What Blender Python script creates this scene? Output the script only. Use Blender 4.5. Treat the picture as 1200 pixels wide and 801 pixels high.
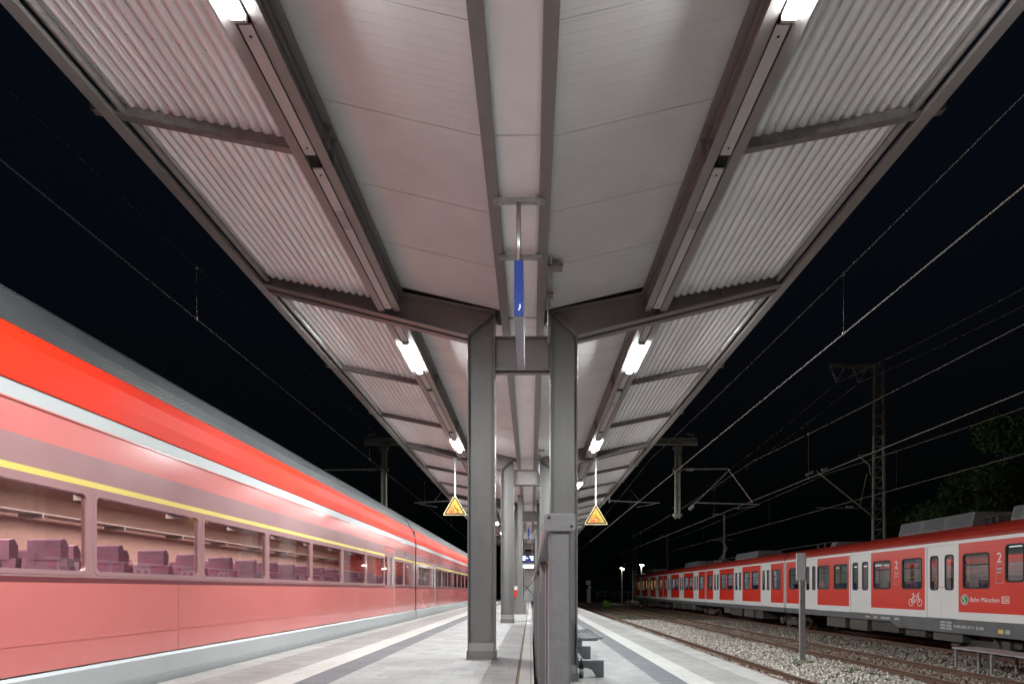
import bpy, bmesh, math, random
import numpy as np
from mathutils import Vector, Matrix
R = math.radians
random.seed(7)
rng = np.random.default_rng(11)
scene = bpy.context.scene
for o in list(bpy.data.objects):
    bpy.data.objects.remove(o)
COL = scene.collection

# ---------------------------------------------------------------- camera, sky, exposure
FPX, VX, VY, EYE = 716.0, 622.0, 691.0, 1.1
cam_d = bpy.data.cameras.new("camera")
cam = bpy.data.objects.new("camera", cam_d)
COL.objects.link(cam)
cam.location = (0, 0, EYE)
cam.rotation_euler = (R(90), 0, 0)
cam_d.sensor_width = 36
cam_d.lens = 36 * FPX / 1200
cam_d.shift_x = -(VX - 600) / 1200
cam_d.shift_y = (VY - 400.5) / 1200
cam_d.clip_start = 0.05
cam_d.clip_end = 3000
scene.camera = cam

world = bpy.data.worlds.new("World")
scene.world = world
world.use_nodes = True
wn = world.node_tree
wn.nodes.clear()
sky = wn.nodes.new("ShaderNodeTexSky")
sky.sky_type = 'NISHITA'
sky.sun_disc = False
sky.sun_elevation = R(-3.0)
sky.sun_rotation = R(205)
bg = wn.nodes.new("ShaderNodeBackground")
bg.inputs['Strength'].default_value = 0.05
wo = wn.nodes.new("ShaderNodeOutputWorld")
wtc = wn.nodes.new("ShaderNodeTexCoord")
wsp = wn.nodes.new("ShaderNodeSeparateXYZ"); wn.links.new(wtc.outputs['Generated'], wsp.inputs[0])
wrp = wn.nodes.new("ShaderNodeValToRGB"); wn.links.new(wsp.outputs['Z'], wrp.inputs[0])
for el, (p_, c_) in zip(wrp.color_ramp.elements, ((0.12, (0.004, 0.011, 0.013)), (0.75, (0.022, 0.037, 0.078)))):
    el.position = p_; el.color = (*c_, 1)
wmx = wn.nodes.new("ShaderNodeMixRGB"); wmx.blend_type = 'MIX'; wmx.inputs[0].default_value = 0.85
wn.links.new(sky.outputs[0], wmx.inputs[1]); wn.links.new(wrp.outputs[0], wmx.inputs[2]); wn.links.new(wmx.outputs[0], bg.inputs[0])
wn.links.new(bg.outputs[0], wo.inputs[0])

vs = scene.view_settings
scene.display_settings.display_device = 'sRGB'
vs.view_transform = 'Standard'
vs.look = 'None'
vs.exposure = 0.88
vs.gamma = 1.0
vs.use_curve_mapping = False
LAMP = 600.0

scene.render.engine = 'CYCLES'
cy = scene.cycles
cy.use_denoising = True
try:
    cy.denoiser = 'OPENIMAGEDENOISE'
    cy.denoising_input_passes = 'RGB_ALBEDO_NORMAL'
except Exception:
    pass
cy.max_bounces = 7
cy.diffuse_bounces = 4
cy.glossy_bounces = 3
cy.transparent_max_bounces = 12
cy.sample_clamp_indirect = 6.0
cy.use_adaptive_sampling = False
try:
    cy.denoising_prefilter = 'ACCURATE'
except Exception:
    pass
cy.caustics_reflective = False
cy.caustics_refractive = False

# ---------------------------------------------------------------- materials
def mat_new(name):
    m = bpy.data.materials.new(name)
    m.use_nodes = True
    nt = m.node_tree
    nt.nodes.clear()
    out = nt.nodes.new("ShaderNodeOutputMaterial")
    return m, nt, out

def N(nt, typ, **kw):
    n = nt.nodes.new(typ)
    for k, v in kw.items():
        if k.startswith('i_'):
            n.inputs[k[2:].replace('_', ' ')].default_value = v
        else:
            setattr(n, k, v)
    return n

def ramp(nt, fac, stops):
    r = nt.nodes.new("ShaderNodeValToRGB")
    e = r.color_ramp.elements
    while len(e) < len(stops):
        e.new(0.5)
    for el, (p, c) in zip(e, stops):
        el.position = p
        el.color = (*c, 1)
    nt.links.new(fac, r.inputs[0])
    return r

def surf(name, col, rough=0.5, metal=0.0, var=0.12, vscale=3.0, bump=0.0, bscale=40.0, spec=0.5, coat=0.0, dirt=None, stretch=None):
    """painted or mineral surface with a noise in colour and roughness"""
    m, nt, out = mat_new(name)
    p = N(nt, "ShaderNodeBsdfPrincipled")
    p.inputs['Roughness'].default_value = rough
    p.inputs['Metallic'].default_value = metal
    p.inputs['Specular IOR Level'].default_value = spec
    p.inputs['Coat Weight'].default_value = coat
    p.inputs['Coat Roughness'].default_value = 0.08
    tc = N(nt, "ShaderNodeTexCoord")
    src = tc.outputs['Object']
    if stretch:
        mp = N(nt, "ShaderNodeMapping")
        mp.inputs['Scale'].default_value = stretch
        nt.links.new(src, mp.inputs[0]); src = mp.outputs[0]
    n1 = N(nt, "ShaderNodeTexNoise"); n1.inputs['Scale'].default_value = vscale; n1.inputs['Detail'].default_value = 8; n1.inputs['Roughness'].default_value = 0.65
    nt.links.new(src, n1.inputs['Vector'])
    lo = tuple(c * (1 - var) for c in col)
    hi = tuple(min(1, c * (1 + var)) for c in col)
    stops = [(0.3, lo), (0.7, hi)]
    if dirt:
        stops = [(0.28, dirt), (0.42, lo), (0.7, hi)]
    r = ramp(nt, n1.outputs['Fac'], stops)
    nt.links.new(r.outputs[0], p.inputs['Base Color'])
    mr = N(nt, "ShaderNodeMapRange")
    mr.inputs['To Min'].default_value = max(0.02, rough - 0.1); mr.inputs['To Max'].default_value = min(1, rough + 0.12)
    nt.links.new(n1.outputs['Fac'], mr.inputs['Value'])
    nt.links.new(mr.outputs[0], p.inputs['Roughness'])
    if bump:
        n2 = N(nt, "ShaderNodeTexNoise"); n2.inputs['Scale'].default_value = bscale; n2.inputs['Detail'].default_value = 4
        nt.links.new(src, n2.inputs['Vector'])
        b = N(nt, "ShaderNodeBump"); b.inputs['Strength'].default_value = bump; b.inputs['Distance'].default_value = 0.01
        nt.links.new(n2.outputs['Fac'], b.inputs['Height'])
        nt.links.new(b.outputs[0], p.inputs['Normal'])
    nt.links.new(p.outputs[0], out.inputs[0])
    return m

def emit(name, col, strength, sampling='FRONT'):
    m, nt, out = mat_new(name)
    e = N(nt, "ShaderNodeEmission")
    e.inputs[0].default_value = (*col, 1); e.inputs[1].default_value = strength
    nt.links.new(e.outputs[0], out.inputs[0])
    m.cycles.emission_sampling = sampling
    return m

def glass(name, tint, gl=1.0, refl=1.0, rough=0.015):
    m, nt, out = mat_new(name)
    t = N(nt, "ShaderNodeBsdfTransparent"); t.inputs[0].default_value = (*tint, 1)
    g = N(nt, "ShaderNodeBsdfGlossy"); g.inputs['Roughness'].default_value = rough
    g.inputs[0].default_value = (gl, gl, gl, 1)
    ge = N(nt, "ShaderNodeNewGeometry")
    dt = N(nt, "ShaderNodeVectorMath", operation='DOT_PRODUCT')
    nt.links.new(ge.outputs['Normal'], dt.inputs[0]); nt.links.new(ge.outputs['Incoming'], dt.inputs[1])
    ab = N(nt, "ShaderNodeMath", operation='ABSOLUTE'); nt.links.new(dt.outputs['Value'], ab.inputs[0])
    om = N(nt, "ShaderNodeMath", operation='SUBTRACT'); om.inputs[0].default_value = 1.0; om.use_clamp = True
    nt.links.new(ab.outputs[0], om.inputs[1])
    pw = N(nt, "ShaderNodeMath", operation='POWER'); pw.inputs[1].default_value = 5.0; nt.links.new(om.outputs[0], pw.inputs[0])
    sc = N(nt, "ShaderNodeMath", operation='MULTIPLY_ADD'); sc.inputs[1].default_value = 0.94; sc.inputs[2].default_value = 0.05
    nt.links.new(pw.outputs[0], sc.inputs[0])
    mul = N(nt, "ShaderNodeMath", operation='MULTIPLY'); mul.inputs[1].default_value = refl; mul.use_clamp = True
    nt.links.new(sc.outputs[0], mul.inputs[0])
    mx = N(nt, "ShaderNodeMixShader")
    nt.links.new(mul.outputs[0], mx.inputs[0]); nt.links.new(t.outputs[0], mx.inputs[1]); nt.links.new(g.outputs[0], mx.inputs[2])
    nt.links.new(mx.outputs[0], out.inputs[0])
    return m

def paver_mat(name, c1, c2, mortar, bw, bh, msize=0.006, rot=0.0, rough=0.75, offs=0.5, stain=0.25):
    m, nt, out = mat_new(name)
    p = N(nt, "ShaderNodeBsdfPrincipled")
    tc = N(nt, "ShaderNodeTexCoord")
    mp = N(nt, "ShaderNodeMapping"); mp.inputs['Rotation'].default_value = (0, 0, rot)
    nt.links.new(tc.outputs['Object'], mp.inputs[0])
    b = N(nt, "ShaderNodeTexBrick")
    b.inputs['Scale'].default_value = 1.0
    b.inputs['Brick Width'].default_value = bw; b.inputs['Row Height'].default_value = bh
    b.inputs['Mortar Size'].default_value = msize; b.inputs['Mortar Smooth'].default_value = 0.3
    b.inputs['Color1'].default_value = (*c1, 1); b.inputs['Color2'].default_value = (*c2, 1); b.inputs['Mortar'].default_value = (*mortar, 1)
    b.inputs['Bias'].default_value = 0.0
    b.offset = offs
    nt.links.new(mp.outputs[0], b.inputs['Vector'])
    n = N(nt, "ShaderNodeTexNoise"); n.inputs['Scale'].default_value = 1.3; n.inputs['Detail'].default_value = 9; n.inputs['Roughness'].default_value = 0.7
    nt.links.new(tc.outputs['Object'], n.inputs['Vector'])
    r = ramp(nt, n.outputs['Fac'], [(0.3, (1 - stain,) * 3), (0.65, (1.0, 1.0, 1.0))])
    mx = N(nt, "ShaderNodeMixRGB", blend_type='MULTIPLY'); mx.inputs[0].default_value = 1
    nt.links.new(b.outputs['Color'], mx.inputs[1]); nt.links.new(r.outputs[0], mx.inputs[2])
    n2 = N(nt, "ShaderNodeTexNoise"); n2.inputs['Scale'].default_value = 120; n2.inputs['Detail'].default_value = 3
    nt.links.new(tc.outputs['Object'], n2.inputs['Vector'])
    r2 = ramp(nt, n2.outputs['Fac'], [(0.35, (0.82,) * 3), (0.65, (1.0,) * 3)])
    mx2 = N(nt, "ShaderNodeMixRGB", blend_type='MULTIPLY'); mx2.inputs[0].default_value = 1
    nt.links.new(mx.outputs[0], mx2.inputs[1]); nt.links.new(r2.outputs[0], mx2.inputs[2])
    vo = N(nt, "ShaderNodeTexVoronoi"); vo.inputs['Scale'].default_value = 2.6; vo.inputs['Randomness'].default_value = 1.0
    nt.links.new(tc.outputs['Object'], vo.inputs['Vector'])
    r4 = ramp(nt, vo.outputs['Distance'], [(0.045, (0.42, 0.41, 0.40)), (0.075, (1.0, 1.0, 1.0))])
    mx3 = N(nt, "ShaderNodeMixRGB", blend_type='MULTIPLY'); mx3.inputs[0].default_value = 0.85
    nt.links.new(mx2.outputs[0], mx3.inputs[1]); nt.links.new(r4.outputs[0], mx3.inputs[2])
    n5 = N(nt, "ShaderNodeTexNoise"); n5.inputs['Scale'].default_value = 6.0; n5.inputs['Detail'].default_value = 6; n5.inputs['Roughness'].default_value = 0.8
    nt.links.new(tc.outputs['Object'], n5.inputs['Vector'])
    r5 = ramp(nt, n5.outputs['Fac'], [(0.30, (0.72, 0.70, 0.68)), (0.46, (1.0, 1.0, 1.0))])
    mx4 = N(nt, "ShaderNodeMixRGB", blend_type='MULTIPLY'); mx4.inputs[0].default_value = 0.8
    nt.links.new(mx3.outputs[0], mx4.inputs[1]); nt.links.new(r5.outputs[0], mx4.inputs[2])
    nt.links.new(mx4.outputs[0], p.inputs['Base Color'])
    p.inputs['Roughness'].default_value = rough
    inv = N(nt, "ShaderNodeMath", operation='SUBTRACT'); inv.inputs[0].default_value = 1.0
    nt.links.new(b.outputs['Fac'], inv.inputs[1])
    ad = N(nt, "ShaderNodeMath", operation='MULTIPLY_ADD'); ad.inputs[1].default_value = 0.15
    nt.links.new(n2.outputs['Fac'], ad.inputs[0]); nt.links.new(inv.outputs[0], ad.inputs[2])
    bp = N(nt, "ShaderNodeBump"); bp.inputs['Strength'].default_value = 0.35; bp.inputs['Distance'].default_value = 0.006
    nt.links.new(ad.outputs[0], bp.inputs['Height'])
    nt.links.new(bp.outputs[0], p.inputs['Normal'])
    nt.links.new(p.outputs[0], out.inputs[0])
    return m

def rib_mat(name, col, axis, pitch, rough=0.4, metal=0.0, strength=0.5, dist=0.006, var=0.08, sharp=False):
    """ribs by bump along one object axis"""
    m, nt, out = mat_new(name)
    p = N(nt, "ShaderNodeBsdfPrincipled")
    tc = N(nt, "ShaderNodeTexCoord")
    sep = N(nt, "ShaderNodeSeparateXYZ"); nt.links.new(tc.outputs['Object'], sep.inputs[0])
    dv = N(nt, "ShaderNodeMath", operation='DIVIDE'); dv.inputs[1].default_value = pitch
    nt.links.new(sep.outputs['XYZ'.index(axis)], dv.inputs[0])
    fr = N(nt, "ShaderNodeMath", operation='FRACT'); nt.links.new(dv.outputs[0], fr.inputs[0])
    if sharp:
        pp = N(nt, "ShaderNodeMath", operation='PINGPONG'); pp.inputs[1].default_value = 0.5
        nt.links.new(fr.outputs[0], pp.inputs[0])
        ls = N(nt, "ShaderNodeMapRange", interpolation_type='SMOOTHSTEP')
        ls.inputs['From Min'].default_value = 0.0; ls.inputs['From Max'].default_value = 0.07; ls.inputs['To Min'].default_value = 1.0; ls.inputs['To Max'].default_value = 0.0
        nt.links.new(pp.outputs[0], ls.inputs['Value']); h = ls.outputs[0]
    else:
        ml = N(nt, "ShaderNodeMath", operation='MULTIPLY'); ml.inputs[1].default_value = 2 * math.pi
        nt.links.new(fr.outputs[0], ml.inputs[0])
        sn = N(nt, "ShaderNodeMath", operation='SINE'); nt.links.new(ml.outputs[0], sn.inputs[0]); h = sn.outputs[0]
    n1 = N(nt, "ShaderNodeTexNoise"); n1.inputs['Scale'].default_value = 2.2; n1.inputs['Detail'].default_value = 8
    nt.links.new(tc.outputs['Object'], n1.inputs['Vector'])
    r = ramp(nt, n1.outputs['Fac'], [(0.3, tuple(c * (1 - var) for c in col)), (0.7, tuple(c * (1 + var) for c in col))])
    nt.links.new(r.outputs[0], p.inputs['Base Color'])
    p.inputs['Roughness'].default_value = rough; p.inputs['Metallic'].default_value = metal; p.inputs['Specular IOR Level'].default_value = 0.2
    b = N(nt, "ShaderNodeBump"); b.inputs['Strength'].default_value = strength; b.inputs['Distance'].default_value = dist
    nt.links.new(h, b.inputs['Height']); nt.links.new(b.outputs[0], p.inputs['Normal'])
    nt.links.new(p.outputs[0], out.inputs[0])
    return m

def attr_mat(name, rough=0.9, scale=1.0, bump=0.0):
    m, nt, out = mat_new(name)
    p = N(nt, "ShaderNodeBsdfPrincipled")
    a = N(nt, "ShaderNodeAttribute"); a.attribute_name = "tone"
    nt.links.new(a.outputs['Color'], p.inputs['Base Color'])
    p.inputs['Roughness'].default_value = rough
    p.inputs['Specular IOR Level'].default_value = 0.25
    nt.links.new(p.outputs[0], out.inputs[0])
    return m

M = {}
M['steel'] = surf('brown grey steel paint', (0.20, 0.184, 0.176), 0.42, 0.0, 0.10, 2.0, 0.06, 90, stretch=(1, 1, 0.6))
M['column'] = surf('grey steel column paint', (0.16, 0.155, 0.15), 0.36, 0.0, 0.14, 1.6, 0.10, 160, dirt=(0.13, 0.122, 0.117), stretch=(1, 1, 0.25))
M['galv'] = surf('galvanised steel', (0.36, 0.35, 0.345), 0.42, 0.55, 0.2, 9.0, 0.05, 60)
M['railgalv'] = surf('shade toned galvanised rail', (0.20, 0.185, 0.18), 0.5, 0.2, 0.3, 9.0, 0.05, 60)  # darker than plain galvanised; the shadow on the sheet rails is in the colour
M['sheet'] = surf('light grey corrugated sheet', (0.80, 0.80, 0.805), 0.36, 0.25, 0.08, 1.2, 0.0)
M['soffit'] = rib_mat('off white soffit panel', (0.56, 0.555, 0.55), 'Y', 0.1, 0.55, 0.0, 0.55, 0.004, 0.05, sharp=True)
M['centre'] = surf('pale grey flat panel', (0.80, 0.80, 0.795), 0.45, 0.0, 0.05, 1.5)
M['cover'] = surf('light grey cover plate', (0.40, 0.385, 0.375), 0.5, 0.0, 0.05, 5)
M['coverdark'] = surf('grey cover plate', (0.25, 0.24, 0.235), 0.4, 0.0, 0.05, 5)
M['deckshade'] = surf('shade toned roof deck', (0.03, 0.028, 0.027), 0.7, 0, 0.2, 3)  # deck coloured near black to give the shade in the soffit gaps
M['black'] = surf('black rubber', (0.012, 0.012, 0.012), 0.6, 0, 0.2, 8)
M['lamp'] = emit('lit lamp lens', (0.955, 1.0, 1.0), LAMP)
M['lampouter'] = emit('lit lamp lens outer side', (0.955, 1.0, 1.0), LAMP * .55)
M['lampside'] = emit('lit lamp lens side', (0.955, 1.0, 1.0), LAMP * .13)
M['paver'] = paver_mat('pale concrete pavers', (0.365, 0.362, 0.36), (0.305, 0.302, 0.30), (0.24, 0.23, 0.22), 0.30, 0.40, 0.005, 0.0, stain=0.28)
M['paver_r'] = paver_mat('pale concrete slabs', (0.345, 0.343, 0.342), (0.29, 0.289, 0.288), (0.22, 0.215, 0.21), 0.30, 0.40, 0.005, 0.0, stain=0.28)
M['edgepaver'] = paver_mat('grey edge pavers', (0.35, 0.335, 0.325), (0.30, 0.29, 0.28), (0.22, 0.21, 0.2), 0.30, 0.15, 0.004, R(0), stain=0.3)
M['darkpaver'] = paver_mat('dark grey paver strip', (0.155, 0.16, 0.175), (0.125, 0.13, 0.145), (0.075, 0.075, 0.08), 0.30, 0.15, 0.004, R(0), stain=0.25)
M['whitepaver'] = paver_mat('white tactile slabs', (0.53, 0.52, 0.50), (0.48, 0.47, 0.45), (0.42, 0.41, 0.39), 0.30, 0.05, 0.006, R(90), offs=0.0, stain=0.2)
M['edgestone'] = paver_mat('pale platform edge stone', (0.45, 0.435, 0.42), (0.40, 0.385, 0.37), (0.22, 0.2, 0.19), 3.0, 1.0, 0.006, R(90), offs=0.0, stain=0.35)
M['kerb'] = paver_mat('pale kerb stone', (0.46, 0.445, 0.43), (0.42, 0.405, 0.39), (0.22, 0.21, 0.19), 1.0, 2.0, 0.008, R(90), offs=0.0, stain=0.25)
M['moss'] = surf('brown dirt joint', (0.16, 0.115, 0.075), 0.95, 0, 0.5, 22, 0.5, 60)
M['concrete'] = surf('concrete', (0.30, 0.285, 0.27), 0.85, 0, 0.25, 3, 0.15, 30)
M['hammer'] = surf('hammered grey paint', (0.205, 0.20, 0.21), 0.40, 0.25, 0.10, 30, 0.35, 260)
M['hammer_lt'] = surf('hammered grey cap paint', (0.235, 0.23, 0.24), 0.42, 0.25, 0.10, 30, 0.35, 260)
M['red'] = surf('vivid red train paint', (0.60, 0.021, 0.004), 0.6, 0, 0.05, 0.8, 0, spec=0.12)
M['coral'] = surf('coral red train paint', (0.59, 0.165, 0.152), 0.20, 0, 0.05, 0.7, 0, coat=0.5)
M['coraldark'] = surf('dark coral seam', (0.42, 0.10, 0.09), 0.4, 0, 0.05, 2)
M['redb'] = surf('red carriage paint', (0.68, 0.034, 0.014), 0.34, 0, 0.04, 1.5, 0, coat=0.15)
M['redroof'] = surf('dusty red roof paint', (0.36, 0.026, 0.014), 0.42, 0, 0.15, 1.5, 0)
M['white'] = surf('light grey train paint', (0.76, 0.755, 0.74), 0.34, 0, 0.02, 1.5, 0, coat=0.15)
M['silver'] = surf('silver train skirt', (0.40, 0.418, 0.422), 0.38, 0.1, 0.06, 1.0, 0)
M['yellow'] = surf('yellow stripe paint', (0.70, 0.55, 0.13), 0.3, 0, 0.05, 2)
M['greyroof'] = rib_mat('dark grey ribbed roof', (0.045, 0.047, 0.05), 'Z', 0.035, 0.5, 0.1, 0.5, 0.006, 0.15)
M['skirt'] = surf('dark grey skirt paint', (0.115, 0.12, 0.125), 0.45, 0, 0.2, 2)
M['under'] = surf('dusty underframe', (0.06, 0.052, 0.045), 0.8, 0, 0.4, 4, 0.2, 30)
M['underlt'] = surf('dusty brown equipment box', (0.085, 0.075, 0.064), 0.7, 0, 0.25, 4)
M['mauve'] = surf('mauve window band', (0.36, 0.20, 0.205), 0.18, 0, 0.06, 1.0, coat=0.5)
M['maroon'] = surf('maroon line', (0.16, 0.04, 0.045), 0.3, 0, 0.1, 1.0)
M['seat'] = surf('purple seat fabric', (0.27, 0.15, 0.22), 0.85, 0, 0.15, 6)
M['seatblue'] = surf('dark blue seat fabric', (0.03, 0.05, 0.16), 0.85, 0, 0.2, 6)
M['beige'] = surf('beige interior lining', (0.60, 0.43, 0.36), 0.6, 0, 0.06, 2)
M['lining'] = surf('pale interior lining', (0.50, 0.50, 0.48), 0.5, 0, 0.06, 2)
M['glass'] = glass('train window glass', (0.80, 0.74, 0.74), 1.0, 1.25)
M['glassdark'] = glass('tinted window glass', (0.72, 0.75, 0.76), 1.0, 1.5)
M['clearglass'] = glass('clear shelter glass', (0.90, 0.94, 0.94), 1.0, 1.0)
M['rustside'] = surf('rusty rail', (0.12, 0.062, 0.04), 0.75, 0.2, 0.35, 6, 0.2, 60)
M['railtop'] = surf('worn rail head', (0.30, 0.24, 0.20), 0.35, 0.7, 0.3, 6)
M['sleeper'] = surf('dusty sleeper', (0.13, 0.10, 0.075), 0.9, 0, 0.35, 5, 0.3, 40)
M['stone'] = attr_mat('ballast stone')
M['leaf'] = attr_mat('leaf', 0.6)
M['bark'] = surf('bark', (0.07, 0.055, 0.04), 0.9, 0, 0.3, 6, 0.5, 20)
M['mast'] = surf('grey green mast paint', (0.21, 0.213, 0.172), 0.6, 0, 0.2, 3)
M['wire'] = surf('overhead wire', (0.29, 0.27, 0.24), 0.85, 0.0, 0.1, 2, spec=0.0)
M['wiredark'] = surf('dimmed overhead wire', (0.045, 0.043, 0.04), 0.9, 0.0, 0.1, 2, spec=0.0)  # darker copy of the wire colour, with the dimness over the train painted in
M['ceramic'] = surf('insulator', (0.33, 0.31, 0.29), 0.3, 0, 0.2, 8)
M['signblue'] = surf('blue sign enamel', (0.010, 0.028, 0.15), 0.3, 0, 0.06, 4)
M['signgrey'] = surf('grey sign underside', (0.34, 0.34, 0.40), 0.45, 0, 0.06, 8)
M['signyellow'] = surf('yellow sign face', (0.52, 0.235, 0.010), 0.45, 0, 0.05, 6)
M['signrim'] = surf('cream sign rim', (0.55, 0.46, 0.24), 0.45, 0, 0.05, 6)
M['ink'] = surf('black print', (0.015, 0.014, 0.012), 0.5, 0, 0.1, 6)
M['inkred'] = surf('red print', (0.62, 0.06, 0.02), 0.5, 0, 0.1, 6)
M['inkwhite'] = surf('white print', (0.80, 0.80, 0.79), 0.45, 0, 0.03, 6)
M['inkgreen'] = surf('green print', (0.03, 0.22, 0.07), 0.45, 0, 0.03, 6)
M['inkgrey'] = surf('grey print', (0.42, 0.42, 0.42), 0.45, 0, 0.03, 6)
M['polewhite'] = surf('white pole paint', (0.42, 0.42, 0.42), 0.35, 0, 0.05, 6)
M['pipe'] = surf('steel pipe', (0.45, 0.43, 0.42), 0.3, 0.8, 0.1, 6)
M['benchgrey'] = surf('dark bench paint', (0.10, 0.105, 0.115), 0.45, 0, 0.12, 6)
M['bottle'] = surf('dark green bottle glass', (0.008, 0.022, 0.012), 0.08, 0, 0.1, 6, coat=0.6)
M['bottlelabel'] = surf('bottle label', (0.22, 0.33, 0.25), 0.6, 0, 0.2, 12)
M['bush'] = M['leaf']

# ---------------------------------------------------------------- mesh builder
class MB:
    def __init__(s):
        s.v = []; s.f = []; s.m = []
    def quad(s, a, b, c, d, mi=0):
        i = len(s.v); s.v += [tuple(a), tuple(b), tuple(c), tuple(d)]; s.f.append((i, i + 1, i + 2, i + 3)); s.m.append(mi)
    def tri(s, a, b, c, mi=0):
        i = len(s.v); s.v += [tuple(a), tuple(b), tuple(c)]; s.f.append((i, i + 1, i + 2)); s.m.append(mi)
    def box(s, x0, x1, y0, y1, z0, z1, mi=0):
        if x0 > x1: x0, x1 = x1, x0
        if y0 > y1: y0, y1 = y1, y0
        if z0 > z1: z0, z1 = z1, z0
        i = len(s.v)
        s.v += [(x0, y0, z0), (x1, y0, z0), (x1, y1, z0), (x0, y1, z0), (x0, y0, z1), (x1, y0, z1), (x1, y1, z1), (x0, y1, z1)]
        for f in ((3, 2, 1, 0), (4, 5, 6, 7), (0, 1, 5, 4), (1, 2, 6, 5), (2, 3, 7, 6), (3, 0, 4, 7)):
            s.f.append(tuple(i + k for k in f)); s.m.append(mi)
        return s
    def prism(s, poly, axis, a0, a1, mi=0, caps=True):
        """poly of (u,v): axis 'y' -> (x,z); 'x' -> (y,z); 'z' -> (x,y)"""
        n = len(poly); i = len(s.v)
        def P(u, v, a):
            return (u, a, v) if axis == 'y' else ((a, u, v) if axis == 'x' else (u, v, a))
        for a in (a0, a1):
            for u, v in poly: s.v.append(P(u, v, a))
        for k in range(n):
            k2 = (k + 1) % n
            s.f.append((i + k, i + k2, i + n + k2, i + n + k)); s.m.append(mi if not isinstance(mi, list) else mi[k])
        if caps:
            c = mi if not isinstance(mi, list) else mi[0]
            s.f.append(tuple(i + k for k in reversed(range(n)))); s.m.append(c)
            s.f.append(tuple(i + n + k for k in range(n))); s.m.append(c)
        return s
    def bar(s, p, q, w, h, mi=0, up=(0, 0, 1)):
        """rectangular bar from p to q, w across, h along up"""
        p = Vector(p); q = Vector(q); d = (q - p).normalized(); u = Vector(up)
        if abs(d.dot(u)) > 0.98: u = Vector((0, 1, 0))
        r = d.cross(u).normalized(); u = r.cross(d).normalized()
        i = len(s.v)
        for c in (p, q):
            for a, b in ((-1, -1), (1, -1), (1, 1), (-1, 1)):
                s.v.append(tuple(c + r * (a * w / 2) + u * (b * h / 2)))
        for f in ((0, 1, 2, 3), (7, 6, 5, 4), (0, 4, 5, 1), (1, 5, 6, 2), (2, 6, 7, 3), (3, 7, 4, 0)):
            s.f.append(tuple(i + k for k in f)); s.m.append(mi)
        return s
    def tube(s, pts, r, n=8, mi=0, cap=True):
        pts = [Vector(p) for p in pts]; i = len(s.v); L = len(pts)
        rr = r if isinstance(r, (list, tuple)) else [r] * L
        prev = None
        for k, p in enumerate(pts):
            d = (pts[min(k + 1, L - 1)] - pts[max(k - 1, 0)]).normalized()
            u = Vector((0, 0, 1)) if abs(d.z) < 0.95 else Vector((0, 1, 0))
            a = d.cross(u).normalized(); b = a.cross(d).normalized()
            for j in range(n):
                t = 2 * math.pi * j / n
                s.v.append(tuple(p + a * (math.cos(t) * rr[k]) + b * (math.sin(t) * rr[k])))
        for k in range(L - 1):
            for j in range(n):
                j2 = (j + 1) % n
                s.f.append((i + k * n + j, i + k * n + j2, i + (k + 1) * n + j2, i + (k + 1) * n + j)); s.m.append(mi)
        if cap:
            s.f.append(tuple(i + j for j in reversed(range(n)))); s.m.append(mi)
            s.f.append(tuple(i + (L - 1) * n + j for j in range(n))); s.m.append(mi)
        return s
    def lathe(s, c, prof, n=14, mi=0):
        i = len(s.v); L = len(prof)
        for r, z in prof:
            for j in range(n):
                t = 2 * math.pi * j / n
                s.v.append((c[0] + r * math.cos(t), c[1] + r * math.sin(t), c[2] + z))
        for k in range(L - 1):
            for j in range(n):
                j2 = (j + 1) % n
                s.f.append((i + k * n + j, i + k * n + j2, i + (k + 1) * n + j2, i + (k + 1) * n + j)); s.m.append(mi)
        s.f.append(tuple(i + j for j in reversed(range(n)))); s.m.append(mi)
        s.f.append(tuple(i + (L - 1) * n + j for j in range(n))); s.m.append(mi)
        return s
    def build(s, name, mat, parent=None, smooth=False, bevel=0.0, autosm=None):
        off = Vector((0, 0, 0)); p = parent
        while p is not None:
            off += p.location; p = p.parent
        me = bpy.data.meshes.new(name)
        ox, oy, oz = off
        me.from_pydata([(x - ox, y - oy, z - oz) for x, y, z in s.v], [], s.f)
        mats = mat if isinstance(mat, (list, tuple)) else [mat]
        for m in mats:
            me.materials.append(M[m] if isinstance(m, str) else m)
        if any(s.m):
            me.polygons.foreach_set('material_index', s.m)
        if len(s.f) < 20000 and any('lens' in n or 'light' in n for n in (name,)):
            bm = bmesh.new(); bm.from_mesh(me); bmesh.ops.recalc_face_normals(bm, faces=bm.faces); bm.to_mesh(me); bm.free()
        if smooth:
            me.polygons.foreach_set('use_smooth', [True] * len(me.polygons))
        me.update()
        o = bpy.data.objects.new(name, me)
        COL.objects.link(o)
        if parent is not None: o.parent = parent
        if bevel:
            b = o.modifiers.new('edge', 'BEVEL'); b.width = bevel; b.segments = 2; b.limit_method = 'ANGLE'; b.angle_limit = R(40)
        return o

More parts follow.
